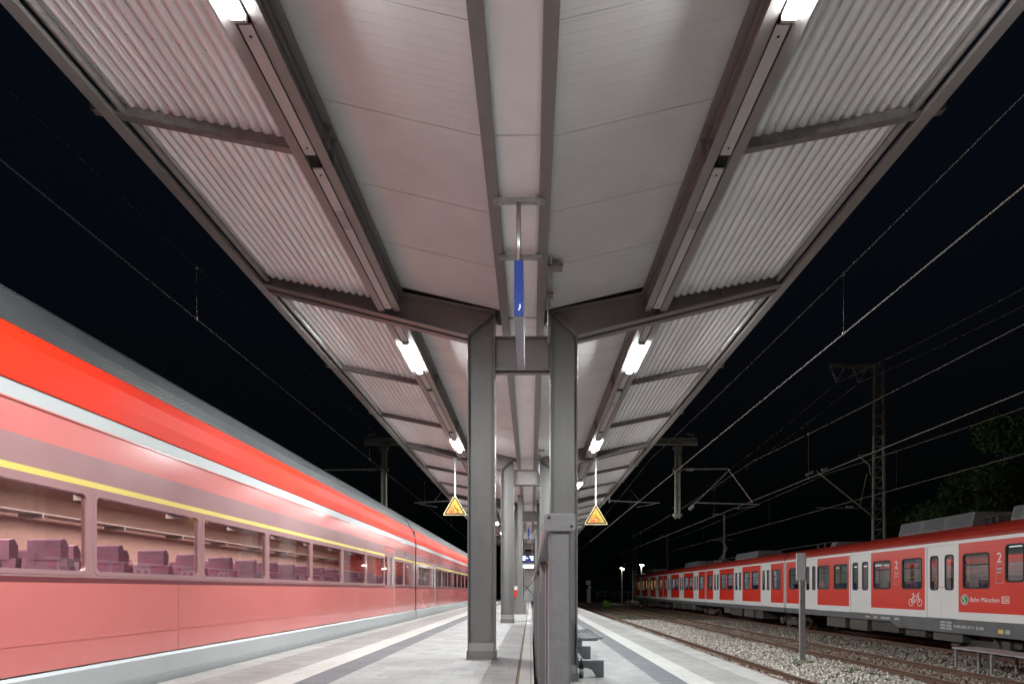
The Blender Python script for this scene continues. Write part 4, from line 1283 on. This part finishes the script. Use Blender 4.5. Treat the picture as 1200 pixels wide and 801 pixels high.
        for yw in (-1.1, 1.1):
            for xw in (-.75, .75):
                mb = MB(); pts = [(yb_ + yw + .42 * math.cos(j * math.pi / 12), RAIL + .42 + .42 * math.sin(j * math.pi / 12)) for j in range(24)]
                mb.prism(pts, 'x', XM + xw - .06, XM + xw + .06)
                pts = [(yb_ + yw + .15 * math.cos(j * math.pi / 8), RAIL + .42 + .15 * math.sin(j * math.pi / 8)) for j in range(16)]
                mb.prism(pts, 'x', XM + xw - .12, XM + xw + .12)
                mb.build('wheel', 'rustside', bo)
    # cab nose, mostly outside the frame
    for yy, d in ((16.3, -1), (80.6, 1)):
        mb = MB(); mb.prism([(yy, .2), (yy + d * 1.1, .2), (yy + d * 1.15, 1.0), (yy + d * .75, 2.2), (yy + d * .25, 3.1), (yy, 3.15)], 'x', XS + .15, XF - .15)
        mb.build('cab_nose', 'redb', t, bevel=.08)
    # roof equipment: mesh sided units
    for (ya, yb_, h) in ((20.0, 24.0, .47), (17.0, 18.4, .42), (39.0, 43.2, .42), (53.0, 57.4, .42), (72.5, 77.0, .42), (29.0, 29.5, .2)):
        mb = MB()
        x0, x1 = XM - .75, XM + .75
        mb.prism([(x0 - .12, 3.15), (x1 + .12, 3.15), (x1, 3.2 + h), (x0, 3.2 + h)], 'y', ya, yb_)
        u = mb.build('roof_unit', 'railgalv', t, bevel=.01)
        if h > .3:
            n = 3; w = (yb_ - ya) / n
            mb = MB()
            for q in range(n):
                if q == 1 and ya == 20.0: pass
                a_, b_ = ya + q * w + .08, ya + (q + 1) * w - .08
                for (fa, fb) in ((.18, .92),):
                    xa = x0 - .12 + .12 * fa - .006; xb = x0 - .12 + .12 * fb - .006; za = 3.15 + (h + .05) * fa; zb = 3.15 + (h + .05) * fb
                    mb.quad((xa, a_, za), (xb, a_, zb), (xb, b_, zb), (xa, b_, za))
            mb.build('vent_mesh', 'skirt', u)
    mb = MB()
    for yy in (19.2, 19.5, 30.5, 31.2, 46.0, 46.6, 51.0):
        mb.lathe((XM - .6, yy, 3.2), [(.05, 0), (.05, .06), (.09, .07), (.09, .1), (.05, .11), (.05, .2), (.08, .21), (.08, .24), (.04, .26)], 8)
    mb.tube([(XM - .6, 18.6, 3.45), (XM - .6, 19.8, 3.45)], .03, 6); mb.tube([(XM - .6, 29.8, 3.45), (XM - .6, 51.2, 3.46)], .02, 6)
    mb.build('roof_insulator', 'under', t)
    # pantograph
    mb = MB(); y = 48.6
    mb.box(XM - .5, XM + .5, y - .7, y + .7, 3.35, 3.42)
    for sx in (-.4, .4):
        for yy in (-.6, .6): mb.lathe((XM + sx, y + yy, 3.18), [(.06, 0), (.09, .05), (.06, .1), (.06, .17)], 8)
    mb.bar((XM, y + .6, 3.42), (XM - .0, y - 1.0, 4.35), .07, .07); mb.bar((XM, y - 1.0, 4.35), (XM, y + .45, 5.12), .06, .06)
    mb.bar((XM - .25, y + .3, 3.5), (XM, y - .9, 4.3), .03, .03)
    mb.bar((XM - .9, y + .45, 5.13), (XM + .9, y + .45, 5.13), .06, .05); mb.bar((XM - .75, y + .7, 5.13), (XM + .75, y + .7, 5.13), .06, .05)
    mb.bar((XM - .9, y + .45, 5.13), (XM - 1.05, y + .45, 4.98), .05, .04); mb.bar((XM + .9, y + .45, 5.13), (XM + 1.05, y + .45, 4.98), .05, .04)
    mb.build('pantograph', 'galv', t)
commuter_train()

# ================================================================ YARD
def post_sign():
    x, y = 8.44, 19.0
    t = thing('track_sign', 'grey sign board on a slim post standing in the ballast before the parked train', 'sign', (x, y, -1.12))
    mb = MB(); mb.box(x - .085, x + .085, y - .04, y + .04, -1.13, 2.2); mb.box(x - .11, x + .11, y - .08, y + .08, -1.13, -1.0)
    mb.build('post', 'galv', t, bevel=.008)
    mb = MB(); mb.prism([(x - .20, y - .06), (x + .06, y - .075), (x + .22, y + .20), (x + .18, y + .22), (x + .03, y - .03), (x - .20, y - .02)], 'z', 1.40, 2.25)
    mb.build('sign_board', 'polewhite', t)
post_sign()

def steps(x0, x1, y0, y1, zt, label, nleg=3):
    t = thing('service_bench', label, 'platform step', ((x0 + x1) / 2, (y0 + y1) / 2, -1.12), 'low metal service steps beside the tracks')
    mb = MB(); mb.box(x0, x1, y0, y1, zt - .05, zt)
    for q in range(14): 
        yy = y0 + (y1 - y0) * q / 13
        mb.box(x0 - .004, x1 + .004, yy - .006, yy + .006, zt - .055, zt + .004)
    mb.build('step_top', 'galv', t)
    for q in range(nleg):
        yy = y0 + .1 + (y1 - y0 - .2) * q / (nleg - 1)
        for xx in (x0 + .05, x1 - .05):
            mb = MB(); mb.box(xx - .03, xx + .03, yy - .03, yy + .03, -1.13, zt - .056); mb.build('leg', 'galv', t)
steps(12.0, 12.75, 13.2, 17.4, -.51, 'grey metal service step on thin legs beside the parked train', 4)
steps(13.6, 14.6, 82.5, 88.0, -.45, 'small pale service step far off past the end of the parked train', 3)

def wire(name, pts, r, label, cat='wire', group='overhead wires', drops=None):
    t = None
    mb = MB(); mb.tube(pts, r, 6)
    o = mb.build(name, 'wire', smooth=True)
    tag(o, label, cat, group)
    return o
def sagged(x0, y0, z0, x1, y1, z1, s, n=18):
    return [(x0 + (x1 - x0) * u, y0 + (y1 - y0) * u, z0 + (z1 - z0) * u - 4 * s * u * (1 - u)) for u in [k / n for k in range(n + 1)]]
def span(xs, ysup, zsup, sag):
    out = []
    for (xa, ya, za), (xb, yb, zb) in zip(list(zip(xs, ysup, zsup))[:-1], list(zip(xs, ysup, zsup))[1:]):
        seg = sagged(xa, ya, za, xb, yb, zb, sag); out += seg if not out else seg[1:]
    return out
def catenary(x, zc, zm, label, ys=(-30, 28.4, 86, 150, 260), sag=.55, rc=.0075, wm='wire'):
    t = thing('overhead_line', label, 'overhead line', (x, 28.4, zc), 'overhead lines above the tracks')
    mb = MB(); mb.tube([(x, y, zc) for y in list(range(ys[0], 60, 2)) + list(range(60, 261, 10))], rc, 10); mb.build('contact_wire', wm, t, smooth=True)
    pts = span([x] * len(ys), ys, [zm] * len(ys), sag)
    mb = MB(); mb.tube(pts, rc * .75, 8); mb.build('messenger_wire', wm, t, smooth=True)
    mb = MB()
    for a, b in zip(ys[:-1], ys[1:]):
        n = 5
        for k in range(n):
            u = (k + .5) / n; y = a + (b - a) * u; z = zm - 4 * sag * u * (1 - u)
            mb.tube([(x, y, zc), (x + .0, y, z)], .0028, 4)
            for zz in (zc + .01, z - .01): mb.box(x - .014, x + .014, y - .02, y + .02, zz - .03, zz + .03)
    mb.build('dropper_wires', 'wire', t)['kind'] = 'stuff'
catenary(5.57, Hz(4.56), Hz(6.1), 'thick bright contact line above the platform track on the parked train side', rc=.011)
catenary(10.25, Hz(4.12), Hz(5.95), 'overhead line above the middle track', rc=.010)
catenary(15.27, Hz(4.22), Hz(6.0), 'overhead line above the parked commuter train', ys=(-30, 31.7, 106, 180, 260), rc=.011)
catenary(-5.95, Hz(4.82), Hz(6.2), 'overhead line above the red and grey train', rc=.011, wm='wiredark')
for xa, xb, dz, lab in ((15.9, 15.9, 0, 'upper feeder wire on the outer insulators of the lattice mast'), (17.05, 17.05, 0, 'upper feeder wire on the inner insulators of the lattice mast')):
    wire('feeder_wire', span([xa] * 4, (-28.3, 31.7, 106, 200), [Hz(10.75)] * 4, 1.6), .014, lab)

# portal mast standing between the platform columns
def portal():
    y = 28.4; x = -.5
    t = thing('portal_mast', 'grey green T shaped overhead line mast rising through the canopy with hanging posts', 'mast', (x, y, 0))
    mb = MB(); mb.box(x - .11, x + .11, y - .11, y - .095, 0, 8.0); mb.box(x - .11, x + .11, y + .095, y + .11, 0, 8.0); mb.box(x - .01, x + .01, y - .094, y + .094, 0, 8.0)
    mb.prism([(x - .30, 0), (x + .30, 0), (x + .30, .35), (x + .11, 1.0), (x - .11, 1.0), (x - .30, .35)], 'y', y - .16, y + .16)
    mb.build('pole', 'column', t)
    zc = Hz((VY - 517) / FPX * y)
    mb = MB(); mb.box(-7.73, 7.73, y - .11, y + .11, zc - .15, zc - .135); mb.box(-7.73, 7.73, y - .11, y + .11, zc + .135, zc + .15); mb.box(-7.73, 7.73, y - .01, y + .01, zc - .134, zc + .134)
    for sx in (-1, 1):
        mb.box(sx * 7.1, sx * 7.73, y - .115, y + .115, zc - .16, zc + .02); mb.tube([(sx * 7.5, y, zc + .15), (sx * 7.6, y, zc + .3), (sx * 7.25, y, zc + .35)], .04, 6)
    mb.build('crossbar', 'mast', t)
    for sx in (-1, 1):
        xp = sx * 6.82
        zb = Hz((VY - 607) / FPX * y)
        mb = MB()
        for dx in (-.12, .07): mb.box(xp + dx, xp + dx + .05, y - .08, y + .08, zb, zc - .16)
        mb.box(xp - .068, xp + .068, y - .02, y + .02, zb + .01, zc - .17)
        for z in (zb + .15, Hz((VY - 550) / FPX * y), zc - .3): mb.box(xp - .2, xp + .2, y - .1, y + .1, z - .06, z + .06)
        hp = mb.build('hanging_post', 'mast', t)
        def pt(px, py): return (sx * (px - VX) / FPX * y, y - .12, Hz((VY - py) / FPX * y))
        mb = MB()
        if sx > 0:
            for p, q, r in (((800, 550), (854, 549.6), .03), ((806, 597), (854, 551), .03), ((813, 589), (889, 591), .03), ((854, 552), (881, 589), .022), ((863, 596), (885, 593), .018)):
                mb.tube([pt(*p), pt(*q)], r, 6)
        else:
            for p, q, r in (((800, 550), (862, 551), .035), ((862, 551), (889, 575), .022)):
                mb.tube([pt(*p), pt(*q)], r, 6)
        br = mb.build('cantilever', 'galv', t)
        mb = MB()
        for (p, q) in (((803, 550), (812, 550)), ((807, 597), (812, 592))):
            a, b = Vector(pt(*p)), Vector(pt(*q))
            for k in range(4):
                c = a.lerp(b, (k + .2) / 4); d = a.lerp(b, (k + .7) / 4); mb.tube([c, d], .08, 10)
        mb.build('insulator', 'ceramic', br)
portal()
def edge_arm(s, xin, xout, y, zz, label):
    t = thing('registration_arm', label, 'bracket arm', (xin, y, zz), 'bracket arms at the canopy edge')
    mb = MB(); mb.tube([(xin, y, zz + .05), (xout, y, zz - .06)], .03, 8); mb.tube([(xout - s * 1.2, y, zz - .28), (xout - s * .25, y, zz - .12), (xout - s * .25, y, zz - .05)], .022, 6)
    mb.tube([(s * 4.1, y, zz + .05), (xin, y, zz + .05)], .03, 8)
    mb.build('arm_tube', 'galv', t)
    mb = MB(); mb.bar((s * 4.12, y, zz - .05), (s * 4.12, y, Hz(4.9)), .05, .05); mb.build('arm_bracket', 'galv', t)
    mb = MB(); mb.bar((xout - s * 1.0, y, zz - .02), (xout - s * 1.5, y, zz + .6), .012, .012); mb.build('stay_wire', 'galv', t)
edge_arm(1, 4.2, 6.75, 32.0, Hz((VY - 587.5) / FPX * 32), 'thin grey bracket arm reaching out from the canopy edge over the platform track')
edge_arm(-1, -4.2, -6.1, 32.0, Hz((VY - 587.5) / FPX * 32), 'thin grey bracket arm reaching out from the canopy edge over the red and grey train')

def lattice_mast(x, y, h, label, arm=True, w=.34):
    t = thing('lattice_mast', label, 'mast', (x, y, -1.12), 'lattice masts behind the parked train')
    z0, z1 = -1.12, Hz(h)
    mb = MB()
    for dx in (-w, w):
        mb.bar((x + dx, y - .1, z0), (x + dx * .62, y - .1, z1), .09, .13); 
    n = 26
    for k in range(n):
        u = k / n; z = z0 + (z1 - z0) * u; ww = w * (1 - .38 * u)
        mb.bar((x - ww, y - .1, z), (x + ww, y - .1, z), .02, .09)
        mb.bar((x - ww, y - .02, z), (x + ww, y - .02, z + (z1 - z0) / n), .02, .03)
    mb.build('lattice_shaft', 'mast', t)
    if arm:
        mb = MB(); mb.bar((x + .1, y, z1 - .05), (x - 2.5, y, z1 - .05), .12, .14); mb.bar((x + .1, y, z1 - .3), (x - 2.45, y, z1 - .12), .05, .05); mb.build('top_arm', 'mast', t)
        mb = MB()
        for xi in (x - 2.1, x - .95):
            for dx in (-.38, .38):
                a, b = Vector((xi + dx, y, z1 - .1)), Vector((xi, y, Hz(h - .95)))
                for k in range(5):
                    c = a.lerp(b, (k + .25) / 5); d = a.lerp(b, (k + .75) / 5); mb.tube([c, d], .06, 8)
                mb.tube([a, b], .012, 4)
        mb.build('insulator', 'ceramic', t)
        # cantilever towards the train track
        mb = MB(); s = y / FPX
        def pt(px, py): return ((px - VX) * s, y - .15, Hz((VY - py) * s))
        if y < 50:
            for p, q, r in (((1022, 606), (955, 552), .035), ((1014, 556), (1006, 592), .02), ((1024, 557), (1018, 556), .04), ((1018, 556), (1017, 545), .03), ((1017, 545), (1004, 534), .035), ((1024, 532), (1004, 534), .025), ((955, 595), (1024, 596), .022)):
                mb.tube([pt(*p), pt(*q)], r, 6)
            mb.build('cantilever', 'mast', t)
            mb = MB()
            for (p, q) in (((943, 557), (952, 553)), ((961, 551), (968, 549)), ((990, 594), (998, 594))):
                a, b = Vector(pt(*p)), Vector(pt(*q))
                for k in range(3): mb.tube([a.lerp(b, (k + .1) / 3), a.lerp(b, (k + .8) / 3)], .07, 8)
            mb.build('insulator', 'ceramic', t)
        else:
            mb.tube([(x, y, Hz(6.0)), (x - 2.7, y, Hz(6.0))], .04, 6); mb.tube([(x, y, Hz(4.4)), (x - 2.7, y, Hz(6.0))], .04, 6); mb.build('cantilever', 'mast', t)
lattice_mast(18.0, 31.7, 11.7, 'tall lattice mast with hanging insulators on its top arm behind the parked train')
lattice_mast(18.0, 106.0, 12.2, 'far dim lattice mast rising beyond the end of the parked train', w=.4)
def pole(x, y, h, label):
    t = thing('lighting_pole', label, 'pole', (x, y, -1.12), 'thin poles behind the parked train')
    MB().tube([(x, y, -1.12), (x, y, Hz(h))], [.14, .10], 8).build('shaft', 'mast', t)
    mb = MB(); mb.tube([(x, y, Hz(h)), (x - .7, y, Hz(h) + .05)], .04, 6); mb.box(x - 1.1, x - .6, y - .12, y + .12, Hz(h), Hz(h) + .1); mb.build('arm', 'mast', t)
pole(18.0, 56.8, 7.0, 'thin grey pole with a short arm behind the pantograph of the parked train')
pole(18.0, 80.5, 7.1, 'thin dim pole with a short arm near the far end of the parked train')

def yard_light(px, py, y, label, st):
    x = (px - VX) / FPX * y; z = Hz((VY - py) / FPX * y)
    t = thing('yard_lamp', label, 'lamp', (x, y, -1.12), 'yard lamps in the dark distance')
    MB().tube([(x, y + .3, -1.12), (x, y + .3, z + .2)], [.11, .07], 8).build('pole', 'mast', t)
    mb = MB(); mb.prism([(x - .36, z + .06), (x + .30, z - .12), (x + .34, z + .05), (x - .32, z + .2)], 'y', y - .12, y + .3); mb.build('lamp_head', 'mast', t)
    mb = MB(); mb.quad((x - .30, y - .13, z + .08), (x + .28, y - .13, z - .07), (x + .28, y - .13, z + .0), (x - .30, y - .13, z + .15)); mb.quad((x - .30, y - .13, z + .035), (x - .30, y + .28, z + .035), (x + .28, y + .28, z - .115), (x + .28, y - .13, z - .115))
    mb.build('lit_lens', emit('yard lamp lens', (1, .97, .9), st), t)
yard_light(729, 666, 100, 'small glaring yard lamp standing alone in the dark past the parked train', 40)
yard_light(752, 662, 100, 'small glaring yard lamp lighting the tree past the end of the parked train', 120)

def track_board():
    y = 105.0; x = (690 - VX) / FPX * y
    t = thing('signal_post', 'pale board on a concrete post at the far end of the tracks', 'sign', (x, y, -1.12))
    MB().box(x - .32, x + .32, y, y + .5, -1.13, Hz(.25)).build('concrete_post', 'concrete', t)
    mb = MB(); mb.box(x - .45, x - .04, y - .1, y - .02, Hz(.9), Hz(1.65)); mb.box(x + .0, x + .30, y - .1, y - .02, Hz(.95), Hz(1.6)); mb.box(x - .1, x + .36, y - .1, y - .02, Hz(.3), Hz(.75)); mb.build('white_board', 'polewhite', t)
    MB().box(x - .06, x + .06, y - .01, y + .05, Hz(.25), Hz(1.6)).build('board_stem', 'galv', t)
track_board()

# ---------------------------------------------------------------- plants
def leaf_mesh(name, centres, radii, n, size, tone, parent, flat=.8):
    """leaf sized faces spread through clumps"""
    centres = np.array(centres, float); radii = np.array(radii, float)
    w = radii ** 2; idx = rng.choice(len(centres), n, p=w / w.sum())
    d = rng.normal(size=(n, 3)); d /= np.linalg.norm(d, axis=1, keepdims=True)
    rr = rng.random((n, 1)) ** .45
    P_ = centres[idx] + d * rr * radii[idx][:, None] * np.array([1, 1, flat])
    u = rng.normal(size=(n, 3)); u /= np.linalg.norm(u, axis=1, keepdims=True)
    v = np.cross(u, rng.normal(size=(n, 3))); v /= np.linalg.norm(v, axis=1, keepdims=True)
    s = size * (.6 + .8 * rng.random((n, 1)))
    V = np.stack([P_ - u * s, P_ + v * s * .45, P_ + u * s, P_ - v * s * .45], 1)
    off = np.zeros(3); p = parent
    while p is not None:
        off += np.array(p.location); p = p.parent
    V = V - off
    me = bpy.data.meshes.new(name)
    me.vertices.add(n * 4); me.vertices.foreach_set('co', V.reshape(-1))
    me.loops.add(n * 4); me.loops.foreach_set('vertex_index', np.arange(n * 4, dtype=np.int32))
    me.polygons.add(n); me.polygons.foreach_set('loop_start', np.arange(0, n * 4, 4, dtype=np.int32)); me.polygons.foreach_set('loop_total', np.full(n, 4, dtype=np.int32))
    me.update(calc_edges=True)
    cl = rng.random(len(centres))[idx]
    c = np.array(tone)[None] * (.55 + .55 * cl[:, None] + .5 * rng.random((n, 1)))
    at = me.attributes.new('tone', 'FLOAT_COLOR', 'FACE'); at.data.foreach_set('color', np.concatenate([c, np.ones((n, 1))], 1).reshape(-1))
    me.materials.append(M['leaf'])
    o = bpy.data.objects.new(name, me); COL.objects.link(o); o.parent = parent
    return o
def tree(x, y, h, r, label, n=9000, size=.16, tone=(.06, .11, .03), base=-1.12):
    t = thing('broadleaf_tree', label, 'tree', (x, y, base), 'dark trees beyond the tracks')
    mb = MB(); mb.tube([(x, y, base), (x + .1, y, base + h * .3), (x - .1, y + .1, base + h * .6), (x, y, base + h * .9)], [h * .022, h * .017, h * .011, h * .003], 8)
    cs, rs = [], []
    for k in range(26):
        a = random.uniform(0, 6.28); u = random.uniform(.22, 1.0); rad = r * math.sin(min(1, u * 1.15) * math.pi * .82 + .35) * random.uniform(.35, 1)
        c = (x + rad * math.cos(a), y + rad * math.sin(a), base + h * u)
        cs.append(c); rs.append(r * random.uniform(.22, .42))
        if k % 2 == 0: mb.tube([(x, y, base + h * u * .6), c], [h * .007, h * .002], 5)
    mb.build('trunk', 'bark', t)
    leaf_mesh('crown', cs, rs, n, size, tone, t)
tree(28.0, 36.0, 12.3, 4.2, 'tallest dark leafy tree behind the nearest carriage of the parked train', 16000, .15, (.06, .115, .03))
tree(34.5, 46.0, 10.5, 4.3, 'dark broad tree behind the lattice mast, next to the edge tree', 9000, .16, (.06, .11, .03))
tree(38.0, 62.0, 10.0, 4.0, 'dark rounded tree farther along behind the parked train', 7000, .18, (.04, .08, .025))
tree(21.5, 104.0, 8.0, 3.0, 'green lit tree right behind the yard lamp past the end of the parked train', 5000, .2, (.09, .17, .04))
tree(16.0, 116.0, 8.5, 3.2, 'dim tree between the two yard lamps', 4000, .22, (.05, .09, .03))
def bush(x, y, r, label):
    t = thing('green_bush', label, 'bush', (x, y, -1.12))
    mb = MB()
    for k in range(7):
        a = k * .9; mb.tube([(x, y, -1.12), (x + .4 * r * math.cos(a), y + .4 * r * math.sin(a), -1.12 + r)], [.015, .006], 5)
    mb.build('stem', 'bark', t)
    leaf_mesh('foliage', [(x + random.uniform(-.5, .5) * r, y + random.uniform(-.4, .4) * r, -1.12 + r * random.uniform(.3, 1)) for _ in range(9)], [r * .45] * 9, 900, .11, (.14, .34, .05), t)
bush(10.2 * 76 / 81, 76.0, .75, 'small bright green bush growing beside the far end of the tracks')
def weeds():
    cs, rs = [], []
    for k in range(260):
        y = random.uniform(9, 60)
        x = random.choice([random.gauss(12.5, .8), random.gauss(11.0, .3), random.gauss(8.0, .8)])
        if x > 13.5: continue
        cs.append((x, y, -1.09)); rs.append(random.uniform(.05, .22))
    o = leaf_mesh('weeds', cs, rs, 7000, .035, (.07, .12, .03), None, flat=.35)
    tag(o, 'small green weeds growing through the ballast between the tracks', 'weeds', kind='stuff')
weeds()

# low rail and parked cars far off
def far_fence():
    y = 128.0
    t = thing('guard_fence', 'low pale fence across the dark far end of the yard', 'fence', (16, y, -1.12))
    for k in range(8):
        x = 14.0 + k * 1.6; MB().box(x - .06, x + .06, y, y + .1, -1.13, .95).build('post', 'galv', t)
    mb = MB(); mb.box(13.6, 25.6, y - .04, y - .005, .55, .85); mb.box(13.6, 25.6, y - .04, y - .005, .0, .15); mb.build('rail', 'galv', t)
far_fence()
